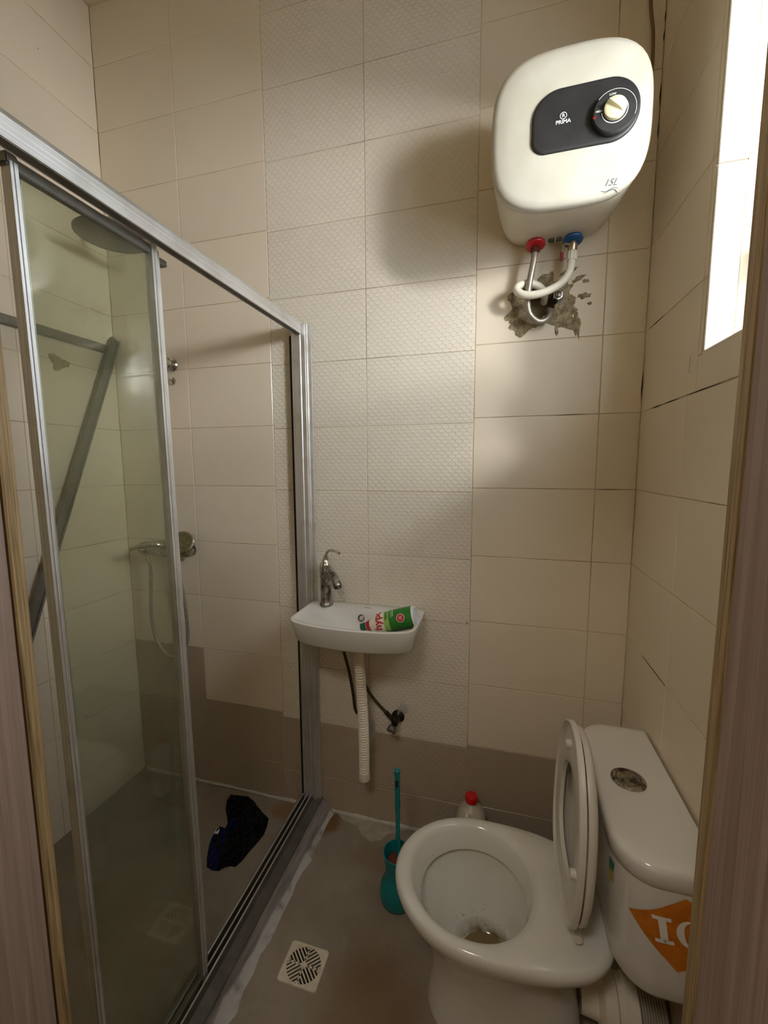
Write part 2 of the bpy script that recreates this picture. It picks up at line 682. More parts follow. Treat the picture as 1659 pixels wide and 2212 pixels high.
# right wall with the window opening
mb = MB()
wy0, wy1, wz0, wz1 = WIN
XO = XR + 0.16
mb.box(XR + G, XO, -1.33, wy0, 0, ZC)
mb.box(XR + G, XO, wy1, G, 0, ZC)
mb.box(XR + G, XO, wy0, wy1, 0, wz0)
mb.box(XR + G, XO, wy0, wy1, wz1, ZC)
wall_right = struct('wall_right', mb, M_grout)
zs = rows(2.1666, .25)
for i in range(len(zs) - 1):
    off = {True: -0.345, False: -0.388}[zs[i] < 1.66]
    ys = [-1.175, off - 0.4, off, 0.0]
    for k in range(3):
        u0, u1, a, b = ys[k], ys[k + 1], zs[i], zs[i + 1]
        m = M_dark if b < 0.45 else M_tile
        if u0 < wy1 and u1 > wy0 and a < wz1 and b > wz0:
            put_tile(wall_right, 'right', u0, u1, a, max(a, min(b, wz0)), m, XR)
            put_tile(wall_right, 'right', u0, u1, min(b, max(a, wz1)), b, m, XR)
            za, zb = max(a, wz0), min(b, wz1)
            put_tile(wall_right, 'right', u0, min(u1, wy0), za, zb, m, XR)
            put_tile(wall_right, 'right', max(u0, wy1), u1, za, zb, m, XR)
        else:
            put_tile(wall_right, 'right', u0, u1, a, b, m, XR)

# window reveal tiles, frame and panes
window_1 = bpy.data.objects.new('window_1', None)
C.objects.link(window_1)
window_1.location = (XR + 0.1, (wy0 + wy1) / 2, wz0)
window_1['kind'] = 'structure'
mb = MB()
for za, zb in ((wz0 + .006, 2.1435), (2.144, wz1)):
    o = part('reveal_tile', MB().box(XR + 0.002, XR + 0.056, wy1 - 0.008, wy1, za + .001, zb - .001, 0.001), M_tile, window_1)
part('plaster_edge', MB().box(XR + 0.0575, XR + 0.11, wy1 - 0.006, wy1, wz0, wz1), M_plaster, window_1)
part('sill_slab', MB().box(XR + 0.002, XR + 0.11, wy0, wy1, wz0, wz0 + 0.006), M_tile, window_1)
fx0, fx1 = XR + 0.11, XR + 0.15
fr = MB()
fr.box(fx0, fx1, wy0, wy0 + 0.035, wz0, wz1, .002).box(fx0, fx1, wy1 - 0.035, wy1, wz0, wz1, .002)
fr.box(fx0, fx1, wy0, wy1, wz0, wz0 + 0.035, .002).box(fx0, fx1, wy0, wy1, wz1 - 0.035, wz1, .002)
part('window_frame', fr, M_aluz, window_1)
zm = wz0 + 0.172
part('glazing_bar', MB().box(fx0, fx1, wy0 + 0.035, wy1 - 0.035, zm, zm + 0.055, .002), M_aluz, window_1)
part('pane', MB().box(fx0 + .018, fx0 + .022, wy0 + 0.03, wy1 - 0.03, wz0 + .03, zm + .005), M_wglass, window_1)
part('pane', MB().box(fx0 + .018, fx0 + .022, wy0 + 0.03, wy1 - 0.03, zm + .05, wz1 - .03), M_wglass, window_1)

# front wall with the doorway, floor, ceiling, hall behind the camera
JL, JR = -0.565, 0.167
mb = MB()
mb.box(XL - 0.15, JL - 0.04, -1.33, YF, 0, ZC).box(JR + 0.04, XO, -1.33, YF, 0, ZC).box(JL - 0.04, JR + 0.04, -1.33, YF, 2.14, ZC)
struct('wall_front', mb, M_plaster)
struct('floor', MB().box(XL - 0.15, XO, -2.7, 0.16, -0.12, 0), M_floor)
struct('ceiling', MB().box(XL - 0.15, XO, -2.7, 0.16, ZC, ZC + 0.12), M_plaster)
mb = MB()
mb.box(XL - 0.15, XL, -2.7, -1.33, 0, ZC).box(XO - 0.16 + 0.0, XO, -2.7, -1.33, 0, ZC).box(XL, XO - 0.16, -2.7, -2.6, 0, ZC)
struct('wall_hall', mb, M_plaster)

# door lining
door_1 = bpy.data.objects.new('door_1', None)
C.objects.link(door_1)
door_1.location = ((JL + JR) / 2, -1.25, 0)
door_1['kind'] = 'structure'
for side, xj in ((-1, JL), (1, JR)):
    a, b = sorted((xj, xj + side * 0.04))
    part('jamb', MB().box(a, b, -1.34, -1.188, 0, 2.14, .002), M_pink, door_1, ang=30)
    a, b = sorted((xj - side * 0.0005, xj + side * 0.04))
    part('edge_strip', MB().box(a, b, -1.1855, -1.170, 0, 2.14, .0015), M_raw, door_1, 'unpainted raw timber edge', ang=30)
part('lintel', MB().box(JL - .04, JR + .04, -1.34, -1.172, 2.10, 2.14, .002), M_pink, door_1)

# trims: caulk along the wall foot, kerb under the shower track
mb = MB()
p0, p1 = [], []
for k in range(25):
    x = XL + 0.02 + (XR - XL - 0.04) * k / 24
    p0.append((x, -0.004 + random.uniform(-.002, .002), 0.004))
mb.tube(p0, [0.007 + random.uniform(-.0015, .0025) for _ in p0], 8)
struct('trim_1', mb, M_cement, True, 'pale caulk bead along the foot of the back wall')

mb = MB()
loops = []
for k in range(26):
    y = -0.003 - 1.165 * k / 25
    wob = random.uniform(-.006, .008) + (0.012 if k in (14, 15) else 0)
    xe = -0.662 + 0.042 * y + wob
    loops.append([(-0.835, y, 0.0), (-0.832, y, 0.012), (-0.812, y, 0.05), (-0.712, y, 0.0505 + random.uniform(0, .0015)), (xe - .030, y, 0.044 + random.uniform(-.002, .002)),
                  (xe - .014, y, 0.021 + random.uniform(-.003, .003)), (xe, y, 0.007), (xe + 0.014 + random.uniform(-.004, .006), y, 0.0)])
mb.loft(loops)
struct('trim_2', mb, M_kerb, True, 'grey cement kerb under the shower track')

# smear of white cement on the floor by the wall
mb = MB()
ring = [(-0.632, -0.012), (-0.60, -0.035), (-0.57, -0.04), (-0.53, -0.05), (-0.50, -0.085), (-0.46, -0.10), (-0.42, -0.085), (-0.40, -0.05), (-0.36, -0.03), (-0.33, -0.012)]
loop0 = [(x, y, 0.0004) for x, y in ring] + [(x, -0.006, 0.0004) for x, y in reversed(ring)]
loop1 = [(x, y + 0.006, 0.0028) for x, y in ring] + [(x, -0.006, 0.0035) for x, y in reversed(ring)]
mb.loft([loop0, loop1])
struct('trim_3', mb, simple('dusty_cement', lin(166, 158, 142), 0.85, var=0.25, scale=30, bump=0.002), True, 'smear of white cement on the floor at the back wall')

# ------------------------------------------------------------------ shower enclosure
enc = thing('shower_enclosure', 'aluminium framed sliding shower enclosure on a grey kerb', 'shower', (-0.76, -0.6, 0.05))
Y0, Y1 = -0.001, -1.172


def extrude_y(mb, prof, y0, y1):
    return mb.loft([[(x, y0, z) for x, z in prof], [(x, y1, z) for x, z in prof]])


mb = MB()
extrude_y(mb, [(-0.739, 2.000), (-0.739, 2.024), (-0.741, 2.026), (-0.741, 2.030), (-0.743, 2.032), (-0.743, 2.036), (-0.748, 2.047), (-0.768, 2.047), (-0.772, 2.042), (-0.772, 2.004),
               (-0.769, 2.004), (-0.769, 2.036), (-0.747, 2.036), (-0.744, 2.000)], Y0 - .03, Y1)
part('top_rail', mb, M_aluy, enc, ang=20)
mb = MB()
prof = [(-0.706, 0.0515), (-0.7075, 0.054), (-0.722, 0.058), (-0.738, 0.066), (-0.746, 0.080), (-0.750, 0.080), (-0.750, 0.058),
        (-0.764, 0.058), (-0.764, 0.080), (-0.768, 0.080), (-0.768, 0.058), (-0.783, 0.058), (-0.783, 0.080), (-0.787, 0.080), (-0.790, 0.0515)]
extrude_y(mb, prof, Y0, Y1)
part('bottom_track', mb, simple('dark_track_aluminium', lin(104, 100, 94), 0.5, 0.5, var=0.3, scale=25), enc, ang=20)  # track body toned darker so the painted lip light stands out
for xa in (-0.750, -0.768, -0.787):
    part('lip_highlight', MB().box(xa - .0003, xa + .0045, Y1, Y0 - .03, 0.0795, 0.0825, .0008), M_aluy, enc)  # bright strips paint the light caught on the lip tops
mb = MB()
pr = [(-0.710, -0.001), (-0.711, -0.012), (-0.722, -0.013), (-0.723, -0.022), (-0.727, -0.023), (-0.728, -0.028), (-0.744, -0.028), (-0.747, -0.030), (-0.783, -0.030), (-0.783, -0.001)]
mb.loft([[(x, y, 0.056) for x, y in pr], [(x, y, 2.045 if x < -.745 else 2.04) for x, y in pr]])
part('wall_jamb', mb, M_aluz, enc, ang=20)
part('gasket', MB().box(-0.797, -0.783, -0.020, -0.001, 0.06, 2.0), M_rubber, enc, 'black rubber seal strip')


def sliding_door(x0, x1, y0, y1, ztop, near_w=0.013, far_w=0.017, top_rail=True):
    """one sash leaning slightly inward: y0 near end, y1 far end, x0/x1 faces at the track"""
    e = bpy.data.objects.new('sliding_door', None)
    C.objects.link(e)
    e.parent = enc
    e.location = Vector(((x0 + x1) / 2, (y0 + y1) / 2, 0.06)) - enc.location

    def lean(mb):
        mb.v = [(p[0] - (p[2] - 0.06) / 1.95 * 0.022, p[1], p[2]) for p in mb.v]
        return mb

    def stile(a, b, top=ztop):
        m = MB()
        c = (a + b) / 2
        q = (b - a) / 2
        pts = [(x1, c - q), (x1, c - q * .35), (x1 - .002, c - q * .3), (x1 - .002, c - q * .1), (x1, c), (x1, c + q * .85), (x1 - .002, c + q), (x0, c + q), (x0, c - q)]
        m.loft([[(x, y, 0.060) for x, y in pts], [(x, y, top) for x, y in pts]])
        part('stile', lean(m), M_aluz, e, ang=20)
    stile(y0, y0 + near_w, ztop - .012)
    stile(y1 - far_w, y1, ztop + .015)
    for za, zb in ((0.062, 0.085), (ztop - 0.022, ztop - 0.002))[:2 if top_rail else 1]:
        part('rail', lean(MB().box(x0 + .002, x1 - .004, y0 + near_w, y1 - far_w, za, zb, .0015)), M_alud, e)
    xm = (x0 + x1) / 2
    part('glass_pane', lean(MB().box(xm - .0025, xm + .0025, y0 + near_w - .004, y1 - far_w + .004, 0.08, ztop - (0.02 if top_rail else -0.02))), M_glass, e)
    return e, lean


d, lean_ = sliding_door(-0.777, -0.756, -0.993, -0.688, 2.008)
d['label'] = 'shower door sash slid in front, nearest the basin side'
part('corner_block', lean_(MB().box(-0.781, -0.757, -0.999, -0.978, 1.990, 2.010, .003)), M_alud, d)
d, lean_ = sliding_door(-0.799, -0.781, -0.972, -0.655, 2.000, top_rail=False)
d['label'] = 'shower door sash slid behind the other one'
part('rail_end', lean_(MB().box(-0.803, -0.783, -0.655, -0.630, 1.990, 2.004, .001)), M_alud, d)

# loose strips in the shower corner
mb = MB()
mb.box(XL + .001, XL + 0.022, -0.95, -0.012, 1.993, 2.025, .002)
solo('wall_strip', mb, M_alud, 'grey metal strip fixed level along the shower left wall', 'strip', (XL + .012, -0.48, 2.009))
a, b = Vector((-1.640, -0.020, 2.055)), Vector((-1.640, -0.834, 0.003))
dirv = (b - a).normalized()
side = dirv.cross(Vector((1, 0, 0))).normalized()
mb = MB()
L = []
for p in (a, b):
    L.append([p + side * s_ * 0.020 + Vector((q_, 0, 0)) for s_, q_ in ((-1, -.009), (1, -.009), (1, .009), (.6, .009), (.55, .004), (-.55, .004), (-.6, .009), (-1, .009))])
mb.loft(L)
solo('leaning_strip', mb, M_alud, 'long grey aluminium strip leaning diagonally in the shower corner', 'strip', tuple((a + b) / 2), ang=20)

# soap holder remnant on left wall
mb = MB()
cy, cz = -0.255, 1.905
n = 26
rr = [1 + 0.28 * math.sin(3 * k * 2 * pi / n + 1) + random.uniform(-.15, .15) for k in range(n)]
loops = []
for s_, h in ((1, 0.0005), (0.85, 0.006), (0.45, 0.011), (0.1, 0.008)):
    loops.append([(XL + h, cy + .036 * s_ * rr[k] * math.cos(2 * pi * k / n), cz + .028 * s_ * rr[k] * math.sin(2 * pi * k / n)) for k in range(n)])
mb.loft(loops)
o = part('mortar_patch', mb, simple('grey_mortar_smear', lin(176, 170, 140), 0.9, var=0.2, scale=50, bump=.002), wall_left, 'rough grey mortar spot')

# ------------------------------------------------------------------ shower fittings
sh = thing('rain_shower', 'round overhead rain shower on an arm above the shower corner', 'shower head', (-1.405, 0, 2.43))
mb = MB().lathe([(.02, .030), (.05, .022), (.118, .012), (.125, .006), (.125, 0.0), (.12, -.003), (.001, -.004)], (-1.405, -0.215, 2.35), n=40)
part('head_plate', mb, simple('grey_shower_plate', lin(120, 114, 104), 0.4, 0.5, var=0.15, scale=60), sh)
mb = MB().tube(catmull([(-1.405, -0.002, 2.455), (-1.405, -0.10, 2.457), (-1.405, -0.185, 2.452), (-1.405, -0.214, 2.43), (-1.405, -0.215, 2.375)], 6), .010, 14)
part('arm', mb, M_chrome, sh)
part('flange', MB().lathe([(.028, 0), (.028, .004), (.014, .012)], (-1.405, 0, 2.455), (0, -1, 0), 24), M_chrome, sh)

kn = thing('shower_holder', 'round chrome holder on the back wall high beside the shower door', 'knob', (-1.356, 0, 1.934))
part('flange', MB().lathe([(.028, 0), (.030, .004), (.026, .010)], (-1.366, 0, 1.934), (0, -1, 0), 26), M_chrome, kn)
part('grip', MB().lathe([(.016, .008), (.016, .022), (.022, .024), (.024, .034), (.020, .038), (.004, .039)], (-1.366, 0, 1.934), (0, -1, 0), 26), M_chrome, kn)
kn = solo('cover_plate', MB().lathe([(.016, 0), (.016, .006), (.010, .010)], (-1.368, 0, 1.866), (0, -1, 0), 22), M_chrome,
          'small chrome cap on the back wall below the round holder', 'cap', (-1.368, 0, 1.866))

mx = thing('shower_mixer', 'chrome wall mixer with a lever at waist height in the shower', 'mixer', (-1.40, 0, 1.13))
mb = MB().tube([(-1.515, -.055, 1.130), (-1.49, -.055, 1.130), (-1.40, -.055, 1.130), (-1.30, -.055, 1.130), (-1.272, -.055, 1.130)], [.018, .023, .026, .023, .018], 18)
part('valve_body', mb, M_tarn, mx)
for x in (-1.475, -1.325):
    part('wall_union', MB().lathe([(.032, 0), (.032, .006), (.018, .012), (.018, .05)], (x, 0, 1.13), (0, -1, 0), 22), M_chrome, mx)
part('lever', MB().tube(catmull([(-1.40, -.07, 1.15), (-1.42, -.10, 1.165), (-1.47, -.14, 1.16), (-1.50, -.15, 1.150)], 5), [.014] * 6 + [.011] * 5 + [.009] * 5, 12), M_chrome, mx)

hs = thing('hand_shower', 'tarnished hand shower hung on the shower mixer with its hose', 'hand shower', (-1.33, -0.07, 1.19))
ax = Vector((0.34, -0.74, 0.50)).normalized()
hc = Vector((-1.315, -0.062, 1.172))
part('spray_head', MB().lathe([(.012, -.030), (.034, -.018), (.050, -.004), (.052, .006), (.047, .010)], hc, ax, 30), M_chrome, hs)
part('spray_plate', MB().lathe([(.046, .0095), (.044, .012), (.001, .013)], hc, ax, 30), simple('mossy_spray_plate', lin(112, 104, 68), 0.6, 0.2, var=0.5, scale=120, c2=lin(58, 54, 34)), hs,
     'limescaled greenish spray face')
part('grip', MB().tube(catmull([hc - ax * .012, (-1.36, -.05, 1.165), (-1.44, -.055, 1.17), (-1.49, -.06, 1.165)], 5), [.013] * 8 + [.012] * 8, 14), M_chrome, hs)
hose = catmull([(-1.49, -.06, 1.165), (-1.535, -.062, 1.155), (-1.548, -.062, 1.125), (-1.515, -.060, 1.105), (-1.498, -.058, 1.06), (-1.505, -.055, 0.95), (-1.512, -.055, 0.83), (-1.495, -.055, 0.72), (-1.44, -.055, 0.645),
                (-1.375, -.055, 0.645), (-1.330, -.055, 0.70), (-1.318, -.055, 0.80), (-1.333, -.055, 0.95), (-1.37, -.055, 1.07), (-1.395, -.055, 1.115)], 7)
part('hose', MB().tube(hose, .0075, 10), M_braid, hs)

# ------------------------------------------------------------------ dark cloth on the shower floor
px = [(640, 200), (710, 120), (830, 117), (940, 115), (1080, 125), (1190, 210), (1300, 380), (1475, 540), (1450, 680), (1380, 860), (1300, 960), (1200, 1080),
      (1100, 1190), (930, 1400), (800, 1505), (720, 1480), (580, 1530), (480, 1580), (350, 1570), (240, 1500), (240, 1330), (290, 1060), (340, 920), (400, 850), (490, 780), (590, 770), (660, 640), (640, 500), (620, 380)]


def floor_pt(u, v, z=0.02):
    d = Vector(((u - 829.5) / 896.593, -(v - 1106) / 896.593, -1))
    q = M.to_3x3() @ d
    o = Vector(M.translation)
    return o + q * ((z - o.z) / q.z)


poly = [floor_pt(420 + a_ * .1085, 1700 + b_ * .1085) for a_, b_ in px]
cl = thing('crumpled_cloth', 'crumpled black and navy cloth lying on the shower floor', 'cloth', (-1.0, -0.18, 0.0))
cx = sum(p.x for p in poly) / len(poly)
cy = sum(p.y for p in poly) / len(poly)


def inside(x, y):
    r = False
    for i in range(len(poly)):
        a_, b_ = poly[i], poly[i - 1]
        if (a_.y > y) != (b_.y > y) and x < (b_.x - a_.x) * (y - a_.y) / (b_.y - a_.y) + a_.x:
            r = not r
    return r


def edge_d(x, y):
    best = 9
    for i in range(len(poly)):
        a_, b_ = poly[i - 1], poly[i]
        dx, dy = b_.x - a_.x, b_.y - a_.y
        u = max(0, min(1, ((x - a_.x) * dx + (y - a_.y) * dy) / (dx * dx + dy * dy + 1e-9)))
        best = min(best, math.hypot(x - a_.x - u * dx, y - a_.y - u * dy))
    return best


def cloth_h(x, y, d):
    h = 0.034 * (1 - math.exp(-d / 0.016))
    h += 0.010 * math.sin(38 * x + 55 * y + 2.2 * math.sin(30 * y)) * min(1, d / .02)
    h += 0.006 * math.sin(95 * x - 60 * y) * min(1, d / .02)
    return max(h, 0.001)


step = 0.008
bmk, bmb = MB(), MB()
xs0, ys0 = min(p.x for p in poly) - .01, min(p.y for p in poly) - .01
nx, ny = int((max(p.x for p in poly) + .02 - xs0) / step), int((max(p.y for p in poly) + .02 - ys0) / step)
grid = {}
for i in range(nx + 1):
    for j in range(ny + 1):
        x, y = xs0 + i * step, ys0 + j * step
        ins = inside(x, y)
        d = edge_d(x, y)
        if ins:
            grid[i, j] = (x, y, cloth_h(x, y, d))
        elif d < step * 1.2:
            # snap to the outline
            best, bp = 9, None
            for k in range(len(poly)):
                a_, b_ = poly[k - 1], poly[k]
                dx, dy = b_.x - a_.x, b_.y - a_.y
                u = max(0, min(1, ((x - a_.x) * dx + (y - a_.y) * dy) / (dx * dx + dy * dy + 1e-9)))
                qx, qy = a_.x + u * dx, a_.y + u * dy
                dd = math.hypot(x - qx, y - qy)
                if dd < best:
                    best, bp = dd, (qx, qy)
            grid[i, j] = (bp[0], bp[1], 0.0006)


def is_blue(x, y):
    o = Vector(M.translation)
    q = M.to_3x3().transposed() @ (Vector((x, y, 0.03)) - o)
    u, v = 829.5 + 896.593 * q.x / -q.z, 1106 - 896.593 * q.y / -q.z
    u, v = (u - 420) / .1085, (v - 1700) / .1085
    if 420 < u < 520 and 950 < v < 1250:
        return False
    return (u - 330) / 330 + (v - 1250) / 900 < 0.62 and v > 820 and u < 720 and v > 0.2 * u + 760 or (600 < u < 860 and 640 < v < 830 and v < 1000 - 0.25 * u)


used = {}
for (i, j) in grid:
    q = [(i, j), (i + 1, j), (i + 1, j + 1), (i, j + 1)]
    if all(k in grid for k in q):
        c_ = [grid[k] for k in q]
        mx_, my_ = sum(k[0] for k in c_) / 4, sum(k[1] for k in c_) / 4
        (bmb if is_blue(mx_, my_) else bmk).add(c_, [(0, 1, 2, 3)])


def welded(mb, name, mat):
    o = part(name, mb, mat, cl, ang=80)
    bm = bmesh.new()
    bm.from_mesh(o.data)
    bmesh.ops.remove_doubles(bm, verts=bm.verts, dist=0.0005)
    bm.to_mesh(o.data)
    bm.free()
    return o


welded(bmk, 'black_cloth', M_clothk)
welded(bmb, 'navy_panel', M_clothb)['label'] = 'navy blue panel'
# small white emblem on the cloth
em = []
for a_, b_ in ((390, 885), (430, 845), (460, 835), (480, 800), (492, 815), (482, 850), (505, 905), (470, 945), (390, 905)):
    p = floor_pt(420 + a_ * .1085, 1700 + b_ * .1085, 0.03)
    em.append((p.x, p.y, cloth_h(p.x, p.y, edge_d(p.x, p.y)) + 0.004))
part('emblem', MB().loft([em, [(x, y, z + .0012) for x, y, z in em]]), M_print, cl, 'small white emblem', smooth=False)

# ------------------------------------------------------------------ wash basin, tap, plumbing
N = 72


def rrect(x0, x1, y0, y1, rad, z, bow=0.0, bowz=0.0):
    """rounded rectangle loop; y0 is the front, bowed outward by bow"""
    pts = []
    per = []
    segs = []
    cs = [(x1 - rad, y1 - rad, 0), (x0 + rad, y1 - rad, 90), (x0 + rad, y0 + rad, 180), (x1 - rad, y0 + rad, 270)]
    k = N // 4
    for cx_, cy_, a0 in cs:
        for i in range(k):
            a_ = math.radians(a0 + 90 * i / (k - 1))
            pts.append([cx_ + rad * math.cos(a_), cy_ + rad * math.sin(a_), z])
    # densify long sides by construction: loops share the corner points only
    for p in pts:
        u = (p[0] - x0) / (x1 - x0)
        if p[1] < (y0 + y1) / 2:
            p[1] -= bow * math.sin(pi * max(0, min(1, u)))
    return pts


def srect(x0, x1, y0, y1, z, e=5.0, bow=0.0, n=N):
    """superellipse rectangle loop with an even spread of points"""
    pts = []
    cx_, cy_, a_, b_ = (x0 + x1) / 2, (y0 + y1) / 2, (x1 - x0) / 2, (y1 - y0) / 2
    for k in range(n):
        th = 2 * pi * k / n
        c_, s_ = math.cos(th), math.sin(th)
        # even out: use tangent-warped angle
        r = (abs(c_) ** e + abs(s_) ** e) ** (-1 / e)
        x, y = c_ * r, s_ * r
        if y < 0:
            y -= bow / b_ * (1 - x * x) * (-y)
        pts.append((cx_ + a_ * x, cy_ + b_ * y, z))
    return pts


BX0, BX1, BY0, BZ = -0.724, -0.254, -0.250, 0.950
bs = thing('wash_basin', 'small white ceramic wall basin beside the shower jamb', 'basin', (-0.49, 0, 0.86))
loops = []
bb = 0.035


def bl(i, z, e, l=0, r=0, f=0, bow=bb):
    return srect(BX0 + i + l, BX1 - i - r, BY0 + i + f, -0.001 - (i if i < .02 else .02), z, e, bow)


loops.append(bl(0.075, 0.862, 6))
loops.append(bl(0.045, 0.862, 7))
loops.append(bl(0.022, 0.866, 8))
loops.append(bl(0.018, 0.872, 8))
loops.append(bl(0.008, 0.915, 8))
loops.append(bl(0.0015, 0.943, 8))
loops.append(bl(0.0015, 0.948, 8))
loops.append(bl(0.005, 0.950, 8))


def inn(x0, x1, y0, y1, z, e, bow=.03):
    return srect(x0, x1, y0, y1, z, e, bow)


loops.append(inn(-0.712, -0.266, -0.238, -0.070, 0.9495, 7))
loops.append(inn(-0.708, -0.270, -0.234, -0.074, 0.946, 7))
loops.append(inn(-0.66, -0.279, -0.228, -0.080, 0.932, 6))
loops.append(inn(-0.60, -0.288, -0.220, -0.086, 0.905, 5, .024))
loops.append(inn(-0.56, -0.305, -0.208, -0.096, 0.889, 4, .02))
loops.append(inn(-0.52, -0.38, -0.185, -0.120, 0.8845, 2.5, .01))
loops.append(inn(-0.47, -0.45, -0.155, -0.140, 0.884, 2, .0))
part('bowl', MB().loft(loops), M_ceramic, bs, ang=60)
ov = Vector((-0.492, -0.084, 0.920))
oax = Vector((0, -1, 0.28)).normalized()
part('overflow_ring', MB().lathe([(.013, -.004), (.0135, .003), (.010, .0045), (.0085, .001), (.008, -.004)], ov, oax, 26, cap1=False), M_tarn, bs, 'tarnished overflow ring')
part('overflow_hole', MB().lathe([(.0085, -.0035), (.001, -.003)], ov, oax, 20), M_hole, bs)
part('printed_mark', MB().box(-0.492, -0.462, -0.0515, -0.0485, 0.9500, 0.9506), M_inkgrey, bs)
part('drain_ring', MB().lathe([(.022, .0), (.022, .003), (.016, .004), (.015, .001)], (-0.46, -.148, 0.884), n=24), M_tarn, bs)

tap = thing('basin_tap', 'tarnished chrome single lever tap on the basin corner', 'tap', (-0.648, -0.055, BZ))
tx, ty = -0.648, -0.055
part('tap_body', MB().lathe([(.0275, 0), (.0275, .006), (.0225, .012), (.0215, .04), (.0215, .10), (.0235, .135), (.0235, .142), (.019, .146)], (tx, ty, BZ + .0005), n=28), M_tarn, tap)
spd = Vector((0.80, -0.60, 0)).normalized()
o_ = Vector((tx, ty, BZ))
sp = catmull([o_ + Vector((0, 0, .085)), o_ + spd * .012 + Vector((0, 0, .108)), o_ + spd * .038 + Vector((0, 0, .128)), o_ + spd * .062 + Vector((0, 0, .126)), o_ + spd * .082 + Vector((0, 0, .104)), o_ + spd * .088 + Vector((0, 0, .094))], 6)
rs = [.016 - .002 * math.sin(pi * k / (len(sp) - 1)) + .002 * k / (len(sp) - 1) for k in range(len(sp))]
part('spout', MB().tube(sp, rs, 18), M_tarn, tap)
e_ = (sp[-1] - sp[-3]).normalized()
part('aerator', MB().lathe([(.0135, -.002), (.0135, .008), (.010, .0085), (.009, .004)], sp[-1], e_, 20), M_darkmetal, tap, 'dark tap outlet')
hd = Vector((0.80, -0.60, 0)).normalized()
hp = catmull([o_ + Vector((0, 0, .147)), o_ + Vector((0, 0, .166)), o_ + hd * .002 + Vector((0, 0, .190)), o_ + hd * .012 + Vector((0, 0, .212)), o_ + hd * .036 + Vector((0, 0, .226)), o_ + hd * .076 + Vector((0, 0, .229)), o_ + hd * .104 + Vector((0, 0, .225))], 5)
rr_ = []
for k in range(len(hp)):
    u = k / (len(hp) - 1)
    rr_.append(0.0245 - 0.004 * u * 2 if u < .17 else max(0.0052, 0.0232 * math.exp(-(u - .17) * 4.8)))
rr_[0] = 0.022
part('handle', MB().tube(hp, rr_, 18), M_chrome, tap, 'polished teardrop lever')

# waste hose
wx, wy = -0.490, -0.125
wh = thing('waste_hose', 'white corrugated waste hose hanging under the basin', 'hose', (wx, wy, 0.86))
part('tailpiece', MB().lathe([(.027, 0), (.027, -.02), (.021, -.026), (.021, -.085), (.018, -.09)], (wx, wy, 0.861), n=24), M_whitepipe, wh)
mb = MB()
path, rad = [], []
nring = 46
z_a, z_b = 0.785, 0.285
for k in range(nring * 4 + 1):
    u = k / (nring * 4)
    z = z_a + (z_b - z_a) * u
    path.append((wx + .010 * u + .006 * math.sin(3 * u), wy + 0.02 * u, z))
    rad.append(.0185 + .0026 * math.sin(k * pi / 2 + .4) if u > .02 else .0185)
mb.tube(path, rad, 20, caps=False)
part('corrugated_pipe', mb, M_whitepipe, wh, ang=50)
part('pipe_end', MB().lathe([(.022, .03), (.0225, .0), (.0185, -.001), (.0175, .03)], (path[-1][0], path[-1][1], z_b - .012), n=22, cap0=False, cap1=False), M_whitepipe, wh)

# supply hoses and angle valve
sh1 = thing('supply_hose', 'brown braided hose from the basin down to the angle valve', 'hose', (-0.53, -0.10, 0.86))
part('hose', MB().tube(catmull([(-0.535, -0.10, 0.865), (-0.525, -0.085, 0.80), (-0.505, -0.07, 0.70), (-0.475, -0.06, 0.615), (-0.44, -0.052, 0.565), (-0.407, -0.048, 0.530)], 6), .0062, 10), M_brownhose, sh1)
part('nut', MB().lathe([(.0095, 0), (.0095, .016)], (-0.407, -0.048, 0.530), Vector((.033, .004, -.035)), 6), M_darkmetal, sh1, smooth=False)
sh2 = thing('supply_hose', 'dark braided hose looping behind the white waste hose', 'hose', (-0.57, -0.09, 0.86))
part('hose', MB().tube(catmull([(-0.572, -0.09, 0.865), (-0.570, -0.075, 0.78), (-0.553, -0.06, 0.68), (-0.541, -0.05, 0.58), (-0.537, -0.045, 0.525), (-0.528, -0.043, 0.503), (-0.518, -0.04, 0.512), (-0.508, -0.02, 0.54), (-0.507, -0.002, 0.55)], 6), .0062, 10), M_brownhose, sh2)

av = thing('angle_valve', 'blackened angle valve on the tiles under the basin', 'valve', (-0.365, 0, 0.487))
vx, vz = -0.367, 0.490
part('flange', MB().lathe([(.026, 0), (.026, .004), (.018, .010), (.013, .014)], (vx, 0, vz), (0, -1, 0), 26), M_darkmetal, av)
part('valve_body', MB().tube([(vx, -.008, vz), (vx, -.03, vz), (vx - .004, -.052, vz - .004)], [.012, .013, .013], 16), M_darkmetal, av)
part('outlet', MB().tube([(vx - .002, -.045, vz), (vx - .022, -.047, vz + .022), (vx - .03, -.048, vz + .030)], [.009, .009, .0085], 14), M_darkmetal, av)
hx = []
hdn = Vector((-0.25, -0.75, -0.6)).normalized()
part('handle', MB().lathe([(.010, 0), (.018, .006), (.020, .012), (.020, .024), (.014, .028), (.012, .022)], Vector((vx - .006, -.052, vz - .010)), hdn, 10), M_tarn, av, smooth=False)

# white plaster patches on the tiles by the plumbing
for (cx_, cz_, rx_, rz_) in ((-0.49, 0.405, .030, .045), (-0.345, 0.525, .022, .024)):
    n = 22
    r_ = [1 + random.uniform(-.25, .3) for _ in range(n)]
    mb = MB()
    mb.loft([[(cx_ + rx_ * s_ * r_[k] * math.cos(2 * pi * k / n), -h_, cz_ + rz_ * s_ * r_[k] * math.sin(2 * pi * k / n)) for k in range(n)] for s_, h_ in ((1, .0003), (.75, .003), (.2, .004))])
    part('plaster_patch', mb, M_cement, wall_back, 'white plaster daub')

